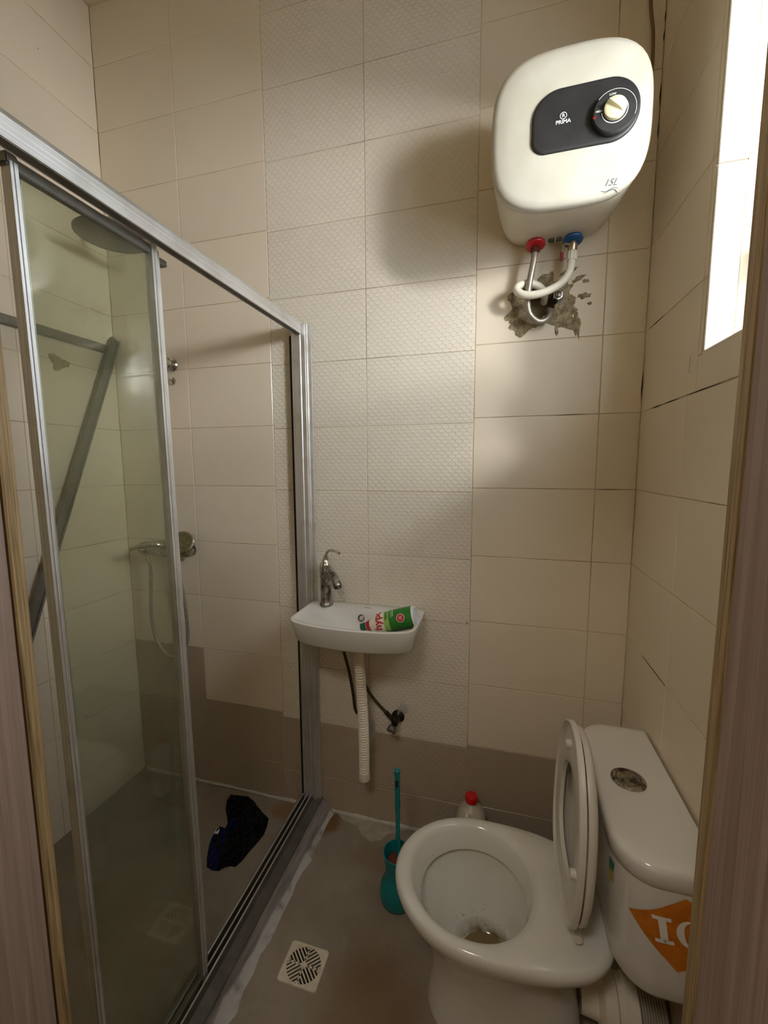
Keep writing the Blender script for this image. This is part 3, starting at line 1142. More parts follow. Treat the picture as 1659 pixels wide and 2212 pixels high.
# bottle lying in the basin
hb = thing('cleaner_bottle', 'green and white cleaning bottle lying in the basin', 'bottle', (-0.37, -0.15, 0.93))
B0, B1 = Vector((-0.466, -0.160, 0.916)), Vector((-0.266, -0.150, 0.973))
axb = (B1 - B0).normalized()
Lb = (B1 - B0).length
upv = (Vector((0, 0, 1)) - axb * axb.z).normalized()
sdv = axb.cross(upv)


def b_r(h):
    """radius along the bottle, h from cap"""
    pf = [(0.0, .0135), (.018, .0145), (.021, .0140), (.034, .019), (.048, .0265), (.066, .033), (.088, .0368), (.110, .0378), (Lb - .008, .0380), (Lb, .0345)]
    for (h0, r0), (h1, r1) in zip(pf, pf[1:]):
        if h <= h1:
            u = (h - h0) / (h1 - h0)
            return r0 + (r1 - r0) * u
    return pf[-1][1]


def b_pt(h, ang, off=0.0):
    """ang measured from the side that faces the viewer, upward positive"""
    r = b_r(h) + off
    view = (Vector((0, -1.54, 1.5)) - (B0 + axb * Lb * .6))
    view = (view - axb * view.dot(axb)).normalized()
    up2 = axb.cross(view)
    if up2.z < 0:
        up2 = -up2
    return B0 + axb * h + view * (r * math.cos(ang)) + up2 * (r * math.sin(ang))


def band(h0, h1, a0, a1, off=0.0, nh=10, na=40):
    mb = MB()
    closed = abs(a1 - a0) > 6.28
    loops = []
    for i in range(nh + 1):
        h = h0 + (h1 - h0) * i / nh
        loops.append([b_pt(h, a0 + (a1 - a0) * k / (na if closed else na - 1), off) for k in range(na)])
    mb.loft(loops, False, False, closed)
    return mb


M_green = simple('green_label_print', lin(44, 122, 44), 0.35, var=0.12, scale=30)
M_dgreen = simple('dark_green_print', lin(14, 66, 34), 0.35)
M_lgreen = simple('pale_green_print', lin(150, 190, 96), 0.35, var=0.1, scale=40)
M_bottle = simple('white_bottle_plastic', lin(234, 230, 220), 0.3)
M_gcap = simple('green_cap', lin(20, 96, 64), 0.35)
M_redp = simple('red_print', lin(190, 34, 40), 0.45)
M_base = simple('pale_blue_white_base', lin(214, 224, 234), 0.35)
mb = MB()
mb.loft([[b_pt(h, 2 * pi * k / 40) for k in range(40)] for h in [.020, .027, .034, .041, .048, .057, .066, .077, .088, .10, .11, .15, Lb - .008, Lb - .003]], True, False)
part('bottle_body', mb, M_bottle, hb)
mb = MB().lathe([(.034, -.008), (.036, -.002), (.033, .0), (.028, .0005), (.026, -.003), (.001, -.004)], B1, axb, 40, cap0=False)
part('bottle_base', mb, M_base, hb)
part('cap', MB().lathe([(.001, -.002), (.012, -.002), (.0135, .0), (.0145, .018)], B0, axb, 26), M_gcap, hb, 'green screw cap')
part('neck_ring', band(.022, .038, 0, 2 * pi, .0007, 8), M_redp, hb, 'red neck band')
part('label_fade', band(.098, .118, -1.6, 1.3, .0005, 5), M_lgreen, hb, 'pale green fade')
part('label_green', band(.117, Lb - .009, -2.2, 2.4, .0006, 6), M_green, hb, 'green label print')
part('label_low', band(.085, Lb - .01, -2.6, -0.95, .0009, 6), M_dgreen, hb, 'dark green side print')


def b_txt(h_mid, a_mid, scale=1):
    # letters run around the bottle (upwards in view), their tops toward the cap
    return lambda u, v: b_pt(h_mid - v, a_mid + u / 0.036, .0016)


part('red_lettering', text_mb('hypo', 0.040, b_txt(.074, 0.42), bold=.0009, cuts=2), M_redp, hb, 'red letters')
mb = MB()


def badge(r0, off, mat, nm, lab=None):
    hm, am = .160, .12
    loops = [[b_pt(hm + s_ * r0 * math.cos(2 * pi * k / 26), am + s_ * r0 * math.sin(2 * pi * k / 26) / .037, off) for k in range(26)] for s_ in (1, .5, .02)]
    return part(nm, MB().loft(loops, False, True), mat, hb, lab)


def bar_mark(h0, h1, a0, a1, mat, nm, off=.0014):
    part(nm, band(h0, h1, a0, a1, off, 2, 14), mat, hb)


bar_mark(.104, .1065, .15, 1.15, M_dgreen, 'green_line')
bar_mark(.109, .1110, .30, 1.05, M_dgreen, 'green_line')
bar_mark(.124, .1275, .30, 1.25, M_lgreen, 'pale_line')
bar_mark(.131, .1330, .40, 1.15, M_print, 'white_line')
badge(.0145, .0011, M_print, 'badge_rim')
badge(.0128, .0014, M_redp, 'badge', 'round red badge')
bar_mark(.1555, .1575, .0, .26, M_print, 'white_line', .0018)
bar_mark(.1615, .1635, -.06, .30, M_print, 'white_line', .0018)

# ------------------------------------------------------------------ water heater
HX, HZ = 0.149, 2.349
wtr = thing('water_heater', 'white square water heater hung high on the tiled back wall', 'water heater', (HX, 0, 2.2))


def sq(cx_, cz_, a_, b_, y, e=3.6, n=64, slant=0.0):
    pts = []
    for k in range(n):
        th = 2 * pi * (k + .5) / n
        c_, s_ = math.cos(th), math.sin(th)
        r = (abs(c_) ** e + abs(s_) ** e) ** (-1 / e)
        pts.append((cx_ + a_ * c_ * r, y + slant * s_ * r, cz_ + b_ * s_ * r))
    return pts


loops = [sq(HX + .004, 2.366, .155, .146, -.001, 4.2), sq(HX + .004, 2.366, .160, .153, -.012, 4.2), sq(HX + .003, 2.364, .168, .160, -.06, 4.1), sq(HX + .002, 2.361, .177, .168, -.14, 3.8), sq(HX, 2.353, .184, .180, -.24, 3.4), sq(HX, HZ, .1855, .184, -.282, 3.2)]
part('shell', MB().loft(loops), M_wbody, wtr, ang=60)
loops = [sq(HX, HZ, a_, b_, y_, 3.2) for a_, b_, y_ in ((.181, .179, -.280), (.187, .185, -.283), (.189, .187, -.292), (.1885, .1865, -.303), (.184, .182, -.3095), (.172, .170, -.314), (.14, .140, -.318), (.09, .085, -.320), (.03, .03, -.321))]
part('front_cover', MB().loft(loops), M_wplastic, wtr, ang=60)


def corners(x0, x1, z0, z1, rads, y, n=12):
    """rounded rect with own radius at tr, tl, bl, br"""
    pts = []
    for (cx_, cz_, a0), r in zip(((x1, z1, 0), (x0, z1, 90), (x0, z0, 180), (x1, z0, 270)), rads):
        ox = cx_ - r if a0 in (0, 270) else cx_ + r
        oz = cz_ - r if a0 in (0, 90) else cz_ + r
        for k in range(n):
            a_ = math.radians(a0 + 90 * k / (n - 1))
            pts.append((ox + r * math.cos(a_), y, oz + r * math.sin(a_)))
    return pts


PX0, PX1, PZ0, PZ1 = 0.060, 0.305, 2.283, 2.428


def ctrl(y, i):
    return corners(PX0 + i, PX1 - i, PZ0 + i, PZ1 - i, tuple(r - i for r in (.070, .066, .034, .066)), y)


part('control_panel', MB().loft([ctrl(-.312, 0), ctrl(-.323, 0), ctrl(-.3255, .002), ctrl(-.3262, .006), ctrl(-.3263, .012), ctrl(-.3263, .02)]), M_black, wtr, 'glossy black control panel', ang=50)
DX, DZ = 0.246, 2.340
part('dial_ring', MB().lathe([(.048, 0), (.048, .012), (.0455, .015), (.001, .0155)], (DX, -.326, DZ), (0, -1, 0), 48), M_black, wtr, 'round black dial bezel')
part('knob', MB().lathe([(.0245, 0), (.0245, .008), (.022, .010), (.001, .0105)], (DX, -.3414, DZ + .002), (0, -1, 0), 36), M_knob, wtr, 'cream temperature knob')
a_ = math.radians(-38)
k1 = Vector((math.cos(a_), 0, math.sin(a_)))
k2 = Vector((-math.sin(a_), 0, math.cos(a_)))
kc = Vector((DX, -.3518, DZ + .002))
mb = MB()
mb.loft([[kc - k1 * .021 + k2 * .003, kc - k1 * .021 - k2 * .003, kc + k1 * .021 - k2 * .0015, kc + k1 * .021 + k2 * .0015],
         [kc - k1 * .020 + Vector((0, -.010, 0)) + k2 * .001, kc - k1 * .020 + Vector((0, -.010, 0)) - k2 * .001, kc + k1 * .012 + Vector((0, -.006, 0)) - k2 * .001, kc + k1 * .012 + Vector((0, -.006, 0)) + k2 * .001]])
part('knob_ridge', mb, M_knob, wtr, smooth=False)


def arc(cx_, cz_, r0, r1, a0, a1, y, n=40, th=.0004):
    mb = MB()
    loops = []
    for k in range(n + 1):
        a_ = math.radians(a0 + (a1 - a0) * k / n)
        loops.append([(cx_ + r * math.cos(a_), yy, cz_ + r * math.sin(a_)) for r, yy in ((r0, y), (r1, y), (r1, y - th), (r0, y - th))])
    mb.loft(loops)
    return mb


part('dial_arc', arc(DX, DZ + .001, .0275, .0292, -175, 80, -.3416), M_print, wtr, smooth=False)
part('dial_rim_line', arc(DX, DZ, .0462, .0470, -20, 140, -.3405), M_print, wtr, smooth=False)


def front(cx_, cz_, y):
    return lambda u, v: (cx_ + u, y, cz_ + v)


part('dial_lettering', text_mb('LOW', .0062, front(DX - .006, DZ + .0355, -.3419), bold=.0001), M_print, wtr)
part('dial_lettering', text_mb('HIGH', .0062, front(DX - .034, DZ + .0035, -.3419), bold=.0001), M_print, wtr)
part('lamp_window', MB().lathe([(.0035, 0), (.0035, .0008), (.001, .001)], (DX - .0435, -.3405, DZ - .008), (0, -1, 0), 14), M_dred, wtr, 'small red indicator')
part('logo_ring', arc(0.1335, 2.362, .0068, .0081, 0, 360, -.3264), M_print, wtr, smooth=False)
part('logo_mark', text_mb('R', .0105, front(.1335, 2.362, -.3269), bold=.0003), M_print, wtr)
part('logo_lettering', text_mb('PRIMA', .0125, front(.1335, 2.3478, -.3269), bold=.0002), M_print, wtr)


def cover_y(x, z):
    # depth of the pillow-shaped cover near its rim
    e = 3.2
    m = (abs((x - HX) / .189) ** e + abs((z - HZ) / .187) ** e) ** (1 / e)
    tbl = [(0, -.321), (.16, -.321), (.48, -.320), (.75, -.318), (.912, -.314), (.974, -.3095), (.997, -.303)]
    for (m0, y0), (m1, y1) in zip(tbl, tbl[1:]):
        if m <= m1:
            return y0 + (y1 - y0) * (m - m0) / (m1 - m0)
    return -.30


part('capacity_lettering', text_mb('15L', .021, lambda u, v: (.250 + u, cover_y(.250 + u, 2.195 + v) - .0009, 2.195 + v), shear=.45, cuts=1), M_inkgrey, wtr)
mb = MB()
for off, ph in ((0, 0), (-.0035, .5)):
    loops = []
    for k in range(17):
        u = -.022 + .044 * k / 16 + (.006 if off else 0)
        zz = 2.181 + off + .0032 * math.sin(u * 140 + ph)
        x_ = .250 + u
        wd = .0009 * math.sin(pi * (k + .3) / 16.6)
        y_ = cover_y(x_, zz) - .0009
        loops.append([(x_, y_, zz - wd), (x_, y_, zz + wd), (x_, y_ - .0004, zz + wd), (x_, y_ - .0004, zz - wd)])
    mb.loft(loops)
part('swoosh_mark', mb, M_inkgrey, wtr, smooth=False)
# pipe collars and arrows on the underside
HPX, CPX, PY = 0.095, 0.204, -0.062
for x_, m_, nm, zb in ((HPX, M_red, 'red_collar', 2.190), (CPX, M_blue, 'blue_collar', 2.190)):
    part(nm, MB().lathe([(.012, .012), (.028, .006), (.030, .0), (.028, -.003), (.012, -.0045)], (x_, PY, zb), (0, 0.20, 1), 32), m_, wtr, nm.split('_')[0] + ' pipe collar')
mb = MB()
for s_, cx_ in ((-1, 0.140), (1, 0.162)):
    pr_ = [(-.009, -.0045), (.004, -.0045), (.010, 0), (.004, .0045), (-.009, .0045)]
    q = [(cx_ + s_ * u, -.085 - v * 1.3, 2.1915 + v * .25) for u, v in pr_]
    mb.loft([q, [(x_, y_, z_ - .007) for x_, y_, z_ in q]])
part('arrow_mark', mb, M_arrow, wtr, smooth=False)

# cold branch: ball valve, nut and white pipe
cp = thing('cold_water_pipe', 'white pipe with a red-levered valve below the blue collar', 'pipe', (CPX, PY, 2.2))
part('valve_body', MB().lathe([(.011, .0), (.011, -.005), (.015, -.007), (.0135, -.030), (.011, -.033), (.011, -.04)], (CPX, PY, 2.1845), n=20), M_brass, cp)
part('valve_lever', MB().tube(catmull([(CPX - .010, PY - .004, 2.178), (CPX - .022, PY - .012, 2.178), (CPX - .030, PY - .014, 2.168), (CPX - .032, PY - .014, 2.150)], 4), [.0042] * 13, 8), M_brass, cp)
part('lever_grip', MB().box(CPX - .0375, CPX - .027, PY - .019, PY - .009, 2.128, 2.154, .002), M_dred, cp, 'dark red lever sleeve')
mb = MB()
lp = []
for h in (0, -.003, -.010, -.020, -.026):
    lp.append([(CPX - .001 + (.0165 if (k % 2) else .0150) * (0.88 if h in (0, -.026) else 1) * math.cos(2 * pi * k / 24), PY + (.0165 if (k % 2) else .0150) * (0.88 if h in (0, -.026) else 1) * math.sin(2 * pi * k / 24), 2.158 + h) for k in range(24)])
part('coupling_nut', mb.loft(lp), M_whitepipe, cp, smooth=False)
pp = catmull([(CPX - .001, PY, 2.135), (CPX - .006, PY - .004, 2.10), (CPX - .025, PY - .012, 2.068), (CPX - .06, PY - .02, 2.045), (CPX - .10, PY - .022, 2.034), (CPX - .14, PY - .018, 2.038), (CPX - .162, PY - .008, 2.058), (CPX - .152, PY + .008, 2.078),
              (CPX - .12, PY + .022, 2.086), (CPX - .088, PY + .034, 2.075), (CPX - .072, PY + .052, 2.056), (CPX - .070, PY + .085, 2.045)], 7)
part('white_pipe', MB().tube(pp, .0118, 16), M_whitepipe, cp)

hp_ = thing('hot_water_hose', 'worn silver hose bending from the red collar into the wall', 'hose', (HPX, PY, 2.2))
part('nut', MB().lathe([(.012, 0), (.0135, -.003), (.0135, -.016), (.010, -.018)], (HPX, PY, 2.1845), n=6), simple('rusty_nut', lin(92, 48, 32), 0.6, 0.4), hp_, 'rusty nut', smooth=False)
pp = catmull([(HPX, PY, 2.178), (HPX - .004, PY - .002, 2.14), (HPX - .014, PY - .001, 2.08), (HPX - .018, PY + .006, 2.03), (HPX - .010, PY + .016, 1.990), (HPX + .018, PY + .024, 1.966), (HPX + .046, PY + .032, 1.974), (HPX + .058, PY + .046, 2.000), (HPX + .052, PY + .074, 2.012), (HPX + .05, PY + .098, 2.014)], 7)
part('hose', MB().tube(pp, .0098, 14), M_braid, hp_)

cn = thing('pipe_cap', 'hexagonal chrome nut in the mortar below the heater', 'nut', (0.172, 0, 2.047))
nax = Vector((0.12, -1, 0.05)).normalized()
part('nut', MB().lathe([(.0155, 0), (.0165, .004), (.0165, .018), (.0145, .021)], (0.170, -.010, 2.044), nax, 6), M_chrome, cn, smooth=False)
part('stem', MB().lathe([(.010, 0), (.010, .026), (.008, .029), (.005, .030)], (0.170, -.010, 2.044), nax, 18), M_tarn, cn)
part('socket', MB().lathe([(.018, 0), (.018, .012)], (0.170, 0.0, 2.044), nax, 18), M_darkmetal, cn)

# mortar around the broken-out tile
mb = MB()
n, rings = 120, 11
out = {0: .09, 25: .10, 50: .105, 75: .085, 100: .08, 130: .075, 155: .085, 180: .095, 200: .11, 220: .105, 245: .095, 268: .07, 285: .052, 305: .075, 325: .145, 340: .13, 360: .09}
keys = sorted(out)


def orad(dg):
    for a0, a1 in zip(keys, keys[1:]):
        if dg <= a1:
            return out[a0] + (out[a1] - out[a0]) * (dg - a0) / (a1 - a0)


rc = []
for k in range(n):
    an = 2 * pi * k / n
    rc.append(1 + .10 * math.sin(5 * an + .7) + .07 * math.sin(9 * an + 2) + .06 * math.sin(17 * an) + random.uniform(-.05, .05))
mcx, mcz = .118, 2.030
loops = []
for i in range(rings):
    s_ = i / (rings - 1)
    lp = []
    for k in range(n):
        an = 2 * pi * k / n
        ri = .043 * (1 + .12 * math.sin(3 * an + 1) + .06 * math.sin(7 * an))
        ro = orad(math.degrees(an)) * rc[k] * 1.05
        r = ri + (ro - ri) * s_
        h = (0.004 + .008 * (1 - s_) + random.uniform(-.0025, .0025)) * (1 - s_ ** 3) if i else -.03
        if i == rings - 1:
            h = .0002
        lp.append((mcx + r * math.cos(an), -h, mcz + r * math.sin(an)))
    loops.append(lp)
part('mortar_patch', mb.loft(loops, False, False), M_mortar, wall_back, 'rough broken mortar around the pipe hole', ang=70)
for (cx_, cz_, rx_, rz_, tl) in ((.235, 1.955, .012, .040, .15), (.255, 2.045, .020, .010, 0), (.235, 2.10, .022, .007, .5), (.205, 2.125, .026, .008, .4), (.258, 2.09, .010, .006, 0), (.03, 2.06, .018, .009, -.3), (.175, 1.945, .006, .018, 0), (.272, 2.02, .008, .005, 0)):
    n_ = 18
    r_ = [1 + random.uniform(-.3, .3) for _ in range(n_)]
    m_ = MB()
    lp_ = []
    for s_, h_ in ((1, .0003), (.7, .003), (.15, .0035)):
        row = []
        for k in range(n_):
            u_, v_ = rx_ * s_ * r_[k] * math.cos(2 * pi * k / n_), rz_ * s_ * r_[k] * math.sin(2 * pi * k / n_)
            row.append((cx_ + u_ * math.cos(tl) - v_ * math.sin(tl), -h_, cz_ + u_ * math.sin(tl) + v_ * math.cos(tl)))
        lp_.append(row)
    part('mortar_splash', m_.loft(lp_), M_mortar, wall_back)
# grout gaps that have gone black
for x0_, z0_, x1_, z1_, w_ in ((.4375, 2.785, .4375, 2.82, .004), (.4370, 2.735, .4372, 2.768, .005), (.4375, 2.56, .437, 2.63, .006), (.4372, 2.475, .4374, 2.52, .005), (.4372, 1.70, .4376, 1.80, .006),
                               (-.700, 1.0, -.684, .9995, .005), (-.680, .9995, -.660, .999, .004), (.32, 1.4165, .40, 1.4165, .0025), (.19, 1.667, .27, 1.667, .002), (-.095, .902, -.105, .915, .004)):
    a_, b_ = Vector((x0_, -.0008, z0_)), Vector((x1_, -.0008, z1_))
    d_ = (b_ - a_).normalized()
    q_ = Vector((-d_.z, 0, d_.x)) * w_ * .35
    m_ = MB().loft([[tuple(p + Vector((0, yy, 0))) for p in (a_, a_ * .6 + b_ * .4 + q_, b_, a_ * .4 + b_ * .6 - q_)] for yy in (.001, -.0004)])
    part('grout_gap', m_, M_crack, wall_back, smooth=False)
for y0_, z0_, y1_, z1_, w_ in ((-.09, 1.6668, -.19, 1.667, .005), (-.19, 1.667, -.30, 1.6665, .0035), (-.03, 1.9165, -.15, 1.9168, .003), (-.34, 1.6675, -.50, 1.6672, .003), (-.345, 1.72, -.3455, 1.76, .002), (-.16, .917, -.34, .9168, .0025)):
    m_ = MB().loft([[(XR + xx, y0_, z0_), (XR + xx, (y0_ + y1_) / 2, z0_ + w_ * .35), (XR + xx, y1_, z1_), (XR + xx, (y0_ + y1_) / 2, z0_ - w_ * .35)] for xx in (.001, -.0006)])
    part('grout_gap', m_, M_crack, wall_right, smooth=False)

# cable down the corner
cb = MB().tube(catmull([(0.398, -.006, 3.379), (0.394, -.006, 3.0), (0.396, -.006, 2.85), (0.408, -.006, 2.75), (0.405, -.006, 2.62), (0.36, -.006, 2.54), (0.28, -.008, 2.46)], 8), .0045, 8)
solo('power_cable', cb, M_cable, 'brown cable running down the corner to the water heater', 'cable', (0.398, -.006, 2.9))

# ------------------------------------------------------------------ toilet
TX, TY = 0.434, -0.465
to = thing('toilet', 'white close-coupled toilet with its seat raised', 'toilet', (TX, TY, 0))


def Tl(tf, m_, z, rot=0.0, t0=0.10, side=0.040):
    """local (forward, toward viewer, up) to world; bowl parts are turned a little"""
    a_ = math.radians(rot)
    u, v = tf - t0, m_ + side
    u, v = u * math.cos(a_) - v * math.sin(a_), u * math.sin(a_) + v * math.cos(a_)
    return (TX - (u + t0), TY - v, z)


NT_ = 72


def egg(tb, tf, tw, hw, z, eb=2.6, ef=2.0, rot=0.0):
    """loop: back at tb, front at tf, widest at tw with half width hw"""
    pts = []
    for k in range(NT_):
        th = 2 * pi * k / NT_
        c_, s_ = math.cos(th), math.sin(th)
        e = ef if c_ > 0 else eb
        r = (abs(c_) ** e + abs(s_) ** e) ** (-1 / e)
        c2, s2 = c_ * r, s_ * r
        tt = tw + (tf - tw) * c2 if c_ > 0 else tw + (tw - tb) * c2
        pts.append(Tl(tt, hw * s2, z, rot))
    return pts


L = []
# inside of the bowl from the water up
L.append(egg(.425, .445, .435, .01, .150, 2))
L.append(egg(.375, .495, .435, .055, .152, 2))
L.append(egg(.365, .510, .435, .068, .165, 2))
L.append(egg(.350, .545, .445, .095, .205, 2))
L.append(egg(.335, .590, .455, .125, .265, 2))
L.append(egg(.320, .622, .462, .150, .315, 2))
L.append(egg(.312, .634, .465, .157, .336, 2))
L.append(egg(.320, .628, .465, .149, .3385, 2))
L.append(egg(.333, .612, .465, .137, .3365, 2))
L.append(egg(.332, .613, .465, .138, .343, 2))
L.append(egg(.326, .624, .466, .146, .360, 2))
L.append(egg(.320, .637, .468, .155, .385, 2))
L.append(egg(.314, .644, .468, .160, .394, 2.1))
L.append(egg(.300, .656, .468, .170, .398, 2.2))
L.append(egg(.150, .676, .455, .186, .397, 2.9))
L.append(egg(.138, .684, .452, .192, .389, 3.0))
L.append(egg(.136, .685, .452, .193, .376, 3.0))
L.append(egg(.142, .680, .452, .188, .358, 2.9))
L.append(egg(.160, .670, .452, .178, .340, 2.6))
L.append(egg(.215, .655, .450, .165, .318, 2.3))
L.append(egg(.245, .634, .440, .146, .283, 2.3))
L.append(egg(.235, .608, .420, .128, .235, 2.6))
L.append(egg(.212, .588, .400, .117, .180, 2.8))
L.append(egg(.200, .578, .390, .116, .120, 3.0))
L.append(egg(.194, .584, .385, .122, .060, 3.0))
L.append(egg(.188, .592, .385, .128, .015, 3.0))
L.append(egg(.188, .592, .385, .128, .000, 3.0))
part('bowl', MB().loft(L), M_bowl, to, ang=75)
mb = MB().loft([egg(.370, .505, .435, .062, .1575, 2), egg(.425, .445, .435, .01, .1578, 2)], False, True)
t = NT('stained_water')
t.color(lin(120, 104, 70))
t.set(0.05, spec=0.5)
part('water', mb, t.m, to, 'murky water in the bowl')


def tank_loop(z, k=1.0, inset=0.0, n=24):
    D, Wd, r = .182 * k, .236 * k, .085
    pts = [(0.002, -Wd + inset)]
    D -= inset
    Wd -= inset
    r -= inset * .5
    for c0, sgn in ((-1, 1), (1, 1)):
        for i in range(n):
            a_ = (pi / 2) * i / (n - 1)
            if c0 < 0:
                pts.append((D - r * .9 + r * .9 * math.sin(a_), -Wd + r - r * math.cos(a_)))
            else:
                pts.append((D - r * .9 + r * .9 * math.cos(a_), Wd - r + r * math.sin(a_)))
    pts.append((0.002, Wd))
    return [(TX - p[0], TY - p[1], z) for p in pts]


def tk(z):
    return .90 + .085 * min(1, max(0, (z - .395) / .26))


zz = [.395, .40, .41, .45, .50, .55, .60, .65, .684]
tank = part('tank', MB().loft([tank_loop(z, tk(z), .012 if z < .398 else (.004 if z < .405 else 0)) for z in zz]), M_ceramic, to, ang=60)
lid = part('tank_lid', MB().loft([tank_loop(.676, 1.0, .002), tank_loop(.680, 1.01), tank_loop(.708, 1.012), tank_loop(.716, 1.008, .001), tank_loop(.7205, 1.0, .005), tank_loop(.722, .97, .014), tank_loop(.7222, .95, .022), tank_loop(.7222, .93, .03)]), M_ceramic, to, ang=60)
mb = MB().lathe([(.039, -.002), (.039, .003), (.034, .006), (.028, .0055), (.027, .003), (.026, .0055), (.015, .0075), (.001, .008)], (0.330, -0.465, .722), n=36)
part('flush_button', mb, M_tarn, to, 'tarnished round flush button')


def tank_pt(s_, z, off=.0009):
    """s_ = arc length along the outline from the near back corner, going round the front"""
    Lp = list(reversed(tank_loop(z, tk(z))))
    acc = 0
    for p, q in zip(Lp, Lp[1:]):
        d_ = math.hypot(q[0] - p[0], q[1] - p[1])
        if acc + d_ >= s_:
            u = (s_ - acc) / d_
            nx_, ny_ = (q[1] - p[1]) / d_, -(q[0] - p[0]) / d_
            x_, y_ = p[0] + (q[0] - p[0]) * u, p[1] + (q[1] - p[1]) * u
            # outward normal: away from tank centre
            if (x_ - (TX - .06)) * nx_ + (y_ - TY) * ny_ < 0:
                nx_, ny_ = -nx_, -ny_
            return (x_ + nx_ * off, y_ + ny_ * off, z)
        acc += d_
    return Lp[-1]


def sticker(pts, off, nm, mat, lab=None, sub=18):
    """pts: convex outline in (s, z)"""
    cs_, cz_ = sum(p[0] for p in pts) / len(pts), sum(p[1] for p in pts) / len(pts)
    edge = []
    for (a0, b0), (a1, b1) in zip(pts, pts[1:] + pts[:1]):
        for i in range(sub):
            edge.append((a0 + (a1 - a0) * i / sub, b0 + (b1 - b0) * i / sub))
    loops = [[tank_pt(cs_ + (a0 - cs_) * f_, cz_ + (b0 - cz_) * f_, off) for a0, b0 in edge] for f_ in (1, .9, .8, .7, .6, .5, .4, .3, .2, .1, .02)]
    return part(nm, MB().loft(loops, False, True), mat, to, lab)


M_orange = simple('orange_sticker', lin(214, 128, 28), 0.5, var=0.15, scale=40, c2=lin(190, 104, 20))
sticker([(.155, .588), (.062, .665), (.010, .640), (.010, .520), (.060, .486)], .0014, 'orange_sticker', M_orange, 'orange diamond sticker')
def glyph_map(u, v):
    return tank_pt(.072 - u * .86 + v * .16, .582 + v * .86 + u * .05, .0024)


mb = MB()


def glyph_quad(x0_, x1_, z0_, z1_, nx=3, nz=4):
    mb.loft([[glyph_map(x0_ + (x1_ - x0_) * i / nx, z0_ + (z1_ - z0_) * j / nz) for i in range(nx + 1)] for j in range(nz + 1)], False, False, False)


glyph_quad(-.033, -.017, -.033, .033)
glyph_quad(-.044, -.006, .026, .036)
glyph_quad(-.044, -.006, -.036, -.026)
lp = []
for k in range(33):
    an = math.radians(42 + 276 * k / 32)
    th_ = .007 + .010 * max(0, -math.cos(an))
    lp.append([glyph_map(.032 + (.033 - th_ * q) * math.cos(an) * .92, (.038 - th_ * .75 * q) * math.sin(an)) for q in (0, .5, 1)])
mb.loft(lp, False, False, False)
glyph_quad(.052, .059, .012, .034, 2, 3)
part('sticker_lettering', mb, M_print, to, 'white serif letters')
sticker([(.215, .655), (.195, .655), (.198, .628), (.215, .628)], .0014, 'teal_sticker', simple('teal_sticker', lin(60, 130, 130), 0.5), 'teal sticker', 4)
sticker([(.215, .627), (.198, .627), (.195, .602), (.213, .600)], .0014, 'yellow_sticker', simple('yellow_sticker', lin(196, 176, 60), 0.5), 'yellow sticker', 4)


def seat_pt(h, m_, d_, lean=2.0):
    """raised plate: h up from the hinge, m_ across, d_ forward of the plate's back face"""
    a_ = math.radians(lean)
    tt = .222 - h * math.sin(a_) + d_ * math.cos(a_)
    return Tl(tt, m_, .410 + h * math.cos(a_) + d_ * math.sin(a_))


def seat_loop(h0, h1, hw, d_, inset=0.0, hc_=.22, e0=2.8, e1=2.0):
    pts = []
    for k in range(NT_):
        th = 2 * pi * k / NT_
        c_, s_ = math.cos(th), math.sin(th)
        e = e1 if c_ > 0 else e0
        r = (abs(c_) ** e + abs(s_) ** e) ** (-1 / e)
        c2, s2 = c_ * r, s_ * r
        hh = hc_ + ((h1 - inset) - hc_) * c2 if c_ > 0 else hc_ + (hc_ - (h0 + inset)) * c2
        pts.append(seat_pt(hh, (hw - inset) * s2, d_))
    return pts


# cover (the plate nearest the tank), a shallow dish open to the front
lp = [seat_loop(.02, .438, .172, .014, .012), seat_loop(.02, .438, .173, .019, .002), seat_loop(.02, .438, .173, .012, 0), seat_loop(.02, .438, .173, .004, .003), seat_loop(.02, .438, .173, -.002, .016), seat_loop(.02, .438, .173, -.005, .09)]
lp = [seat_loop(.02, .438, .173, .004, .10), seat_loop(.02, .438, .173, .005, .018)] + lp
part('seat_cover', MB().loft(lp), M_seat, to, 'raised seat cover', ang=60)
# seat ring, its underside toward the bowl
lp = [seat_loop(.095, .345, .112, .022, 0), seat_loop(.095, .345, .112, .032, .001), seat_loop(.075, .368, .128, .036, 0), seat_loop(.045, .405, .154, .034, 0), seat_loop(.022, .436, .168, .029, 0), seat_loop(.012, .447, .1735, .038, .001), seat_loop(.010, .450, .175, .036, 0), seat_loop(.010, .450, .175, .024, 0), seat_loop(.03, .43, .165, .020, 0), seat_loop(.095, .345, .112, .022, 0)]
part('seat_ring', MB().loft(lp, False, False), M_seat, to, 'raised seat ring', ang=60)
for m_, h_ in ((-.02, .395), (.142, .20)):
    o = seat_pt(h_, m_, .030)
    o2 = seat_pt(h_, m_, .047)
    part('bumper', MB().tube([o, Vector(o) * .1 + Vector(o2) * .9, o2], [.011, .010, .006], 12), M_seat, to)
for m_ in (-.085, .085):
    a0 = Vector(Tl(.232, m_, .396))
    part('hinge', MB().lathe([(.016, 0), (.016, .012), (.012, .016), (.012, .034), (.008, .038)], a0, n=18), M_seat, to)
    part('hinge_bar', MB().tube([Tl(.232, m_ - .03, .420), Tl(.232, m_ + .03, .420)], .0105, 14), M_seat, to)

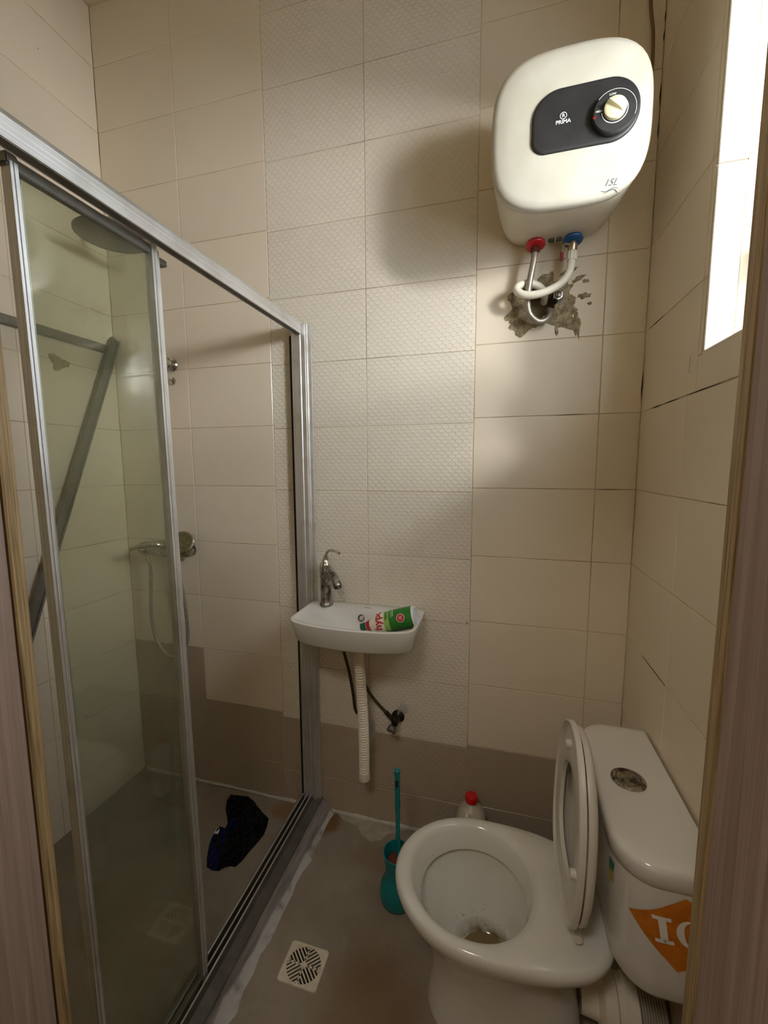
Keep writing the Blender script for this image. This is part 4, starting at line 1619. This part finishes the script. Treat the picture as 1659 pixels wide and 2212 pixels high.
# pan connector between pedestal and wall
pc = thing('pan_connector', 'white ribbed waste connector behind the toilet foot', 'pipe', (0.36, -0.46, 0.13))
mb = MB()
path, rad = [], []
prof = [(.197, .038), (.158, .042), (.150, .060), (.146, .066), (.118, .066), (.114, .060), (.098, .060), (.094, .064), (.070, .064), (.066, .058)]
mb.loft([[Tl(tf, r * math.cos(2 * pi * k / 32), .135 + r * math.sin(2 * pi * k / 32)) for k in range(32)] for tf, r in prof])
part('collar', mb, M_whitepipe, pc)
mb = MB()
lp = []
for i in range(41):
    u = i / 40
    r = .060 - .004 * u + .004 * math.sin(i * pi / 2 + .6)
    lp.append([(TX - .068 + .064 * u, TY - .03 + .01 * u - r * math.cos(2 * pi * k / 32), .13 + r * math.sin(2 * pi * k / 32)) for k in range(32)])
mb.loft(lp)
part('corrugated_sleeve', mb, simple('grey_white_sleeve', lin(186, 176, 158), 0.6, var=0.15), pc)

# ------------------------------------------------------------------ small things on the floor
tb = thing('toilet_brush', 'teal toilet brush standing in its holder by the bowl', 'brush', (-0.300, -0.285, 0))
bx, by = -0.302, -0.288
part('holder', MB().lathe([(.050, 0), (.056, .004), (.060, .018), (.060, .045), (.054, .070), (.042, .090), (.038, .105), (.042, .125), (.047, .165), (.049, .180), (.046, .181), (.043, .165), (.036, .11), (.030, .09), (.01, .085)], (bx, by, .0005), n=36), M_teal, tb, ang=60)
part('bristles', MB().lathe([(.012, .095), (.030, .105), (.034, .13), (.030, .155), (.010, .165)], (bx, by, 0), n=18), M_bristle, tb)
hpth = [(bx + .004, by + .004, .16), (bx + .003, by + .006, .22), (bx, by + .008, .225), (bx, by + .008, .232), (bx - .001, by + .010, .30), (bx - .002, by + .012, .335), (bx - .002, by + .013, .350), (bx - .003, by + .014, .385), (bx - .003, by + .015, .40), (bx - .004, by + .016, .455)]
part('handle', MB().tube(hpth, [.0085, .0075, .0095, .0075, .0075, .0085, .0095, .0085, .0095, .0088], 14), M_teal, tb)
part('handle_slot', MB().box(bx - .008, bx + .001, by + .005, by + .008, .415, .44, .001), M_hole, tb)
part('handle_tip', MB().lathe([(.0088, 0), (.0105, .004), (.0105, .018), (.007, .021)], (bx - .004, by + .016, .453), n=16), M_teal, tb)

jg = thing('plastic_jug', 'translucent plastic bottle with a red cap behind the toilet bowl', 'bottle', (-0.067, -0.072, 0))
jx, jy = -0.067, -0.072
lp = []
for z, a_, e in ((0, .050, 4), (.006, .055, 4), (.02, .057, 4), (.12, .057, 4), (.15, .056, 3.6), (.180, .054, 3.2), (.205, .046, 2.8), (.222, .033, 2.3), (.232, .021, 2), (.236, .0175, 2), (.245, .0175, 2)):
    lp.append([(x_, y_, z) for x_, z_, y_ in [(p[0], 0, jy + (p[2] - 0) * .95) for p in sq(jx, 0, a_, a_, 0, e, 40)]])
part('jug_body', MB().loft(lp), M_jug, jg)
part('grip', MB().tube(catmull([(jx - .012, jy - .035, .215), (jx - .014, jy - .062, .195), (jx - .014, jy - .066, .15), (jx - .014, jy - .058, .105)], 5), .010, 12), M_liquid, jg)
part('cap', MB().lathe([(.021, 0), (.023, .002), (.023, .020), (.020, .024), (.001, .025)], (jx, jy, .243), n=30), M_capred, jg, 'red screw cap')

# floor drain
fd = thing('floor_drain', 'white slotted plastic drain cover in the floor by the kerb', 'drain', (-0.529, -0.552, 0))
dcx, dcy, dwx, dwy = -0.529, -0.5525, .0625, .0535
mb = MB()
n = 64
sqp = []
for k in range(n):
    th = 2 * pi * (k + .5) / n
    c_, s_ = math.cos(th), math.sin(th)
    r = 1 / max(abs(c_), abs(s_))
    sqp.append((c_ * r, s_ * r))
Rd = .0475
ry = Rd / 1.0
o_lo = [(dcx + dwx * a_, dcy + dwy * b_, 0.0003) for a_, b_ in sqp]
o_hi = [(dcx + dwx * .985 * a_, dcy + dwy * .985 * b_, .0045) for a_, b_ in sqp]
i_hi = [(dcx + Rd * 1.10 * math.cos(2 * pi * (k + .5) / n), dcy + Rd * math.sin(2 * pi * (k + .5) / n), .0045) for k in range(n)]
i_lo = [(x_, y_, .0006) for x_, y_, z_ in i_hi]
part('drain_plate', mb.loft([o_lo, o_hi, i_hi, i_lo], False, False), M_drainw, fd, ang=30)
part('drain_well', MB().loft([[(x_, y_, .0006) for x_, y_, z_ in i_hi], [(dcx + (x_ - dcx) * .1, dcy + (y_ - dcy) * .1, .0007) for x_, y_, z_ in i_hi]], False, True), M_hole, fd, 'dark opening under the slots')
bars = []
for q in range(4):
    a0 = pi / 4 + q * pi / 2
    bars.append(((0, 0), (Rd * math.cos(a0), Rd * math.sin(a0)), .0046))
    am = q * pi / 2
    ex, ey = math.cos(am), math.sin(am)
    fx_, fy_ = -ey, ex
    for w_ in (-.027, -.018, -.009, 0, .009, .018, .027):
        st = abs(w_)
        en = math.sqrt(Rd ** 2 - w_ ** 2)
        bars.append(((ex * st + fx_ * w_, ey * st + fy_ * w_), (ex * en + fx_ * w_, ey * en + fy_ * w_), .0038))
rot = math.radians(45)
for (p, q_, wd) in bars:
    p = (p[0] * math.cos(rot) - p[1] * math.sin(rot), p[0] * math.sin(rot) + p[1] * math.cos(rot))
    q_ = (q_[0] * math.cos(rot) - q_[1] * math.sin(rot), q_[0] * math.sin(rot) + q_[1] * math.cos(rot))
    P_, Q_ = Vector((dcx + p[0] * 1.1, dcy + p[1], 0)), Vector((dcx + q_[0] * 1.1, dcy + q_[1], 0))
    dd = (Q_ - P_).normalized()
    nn = Vector((-dd.y, dd.x, 0)) * wd / 2
    m_ = MB().loft([[(v.x, v.y, z_) for v in (P_ + nn, P_ - nn, Q_ - nn, Q_ + nn)] for z_ in (.0008, .0043)])
    part('bar', m_, M_drainw, fd, smooth=False)
part('hub', MB().lathe([(.008, .0008), (.008, .0046), (.001, .0048)], (dcx, dcy, 0), n=20), M_drainw, fd)
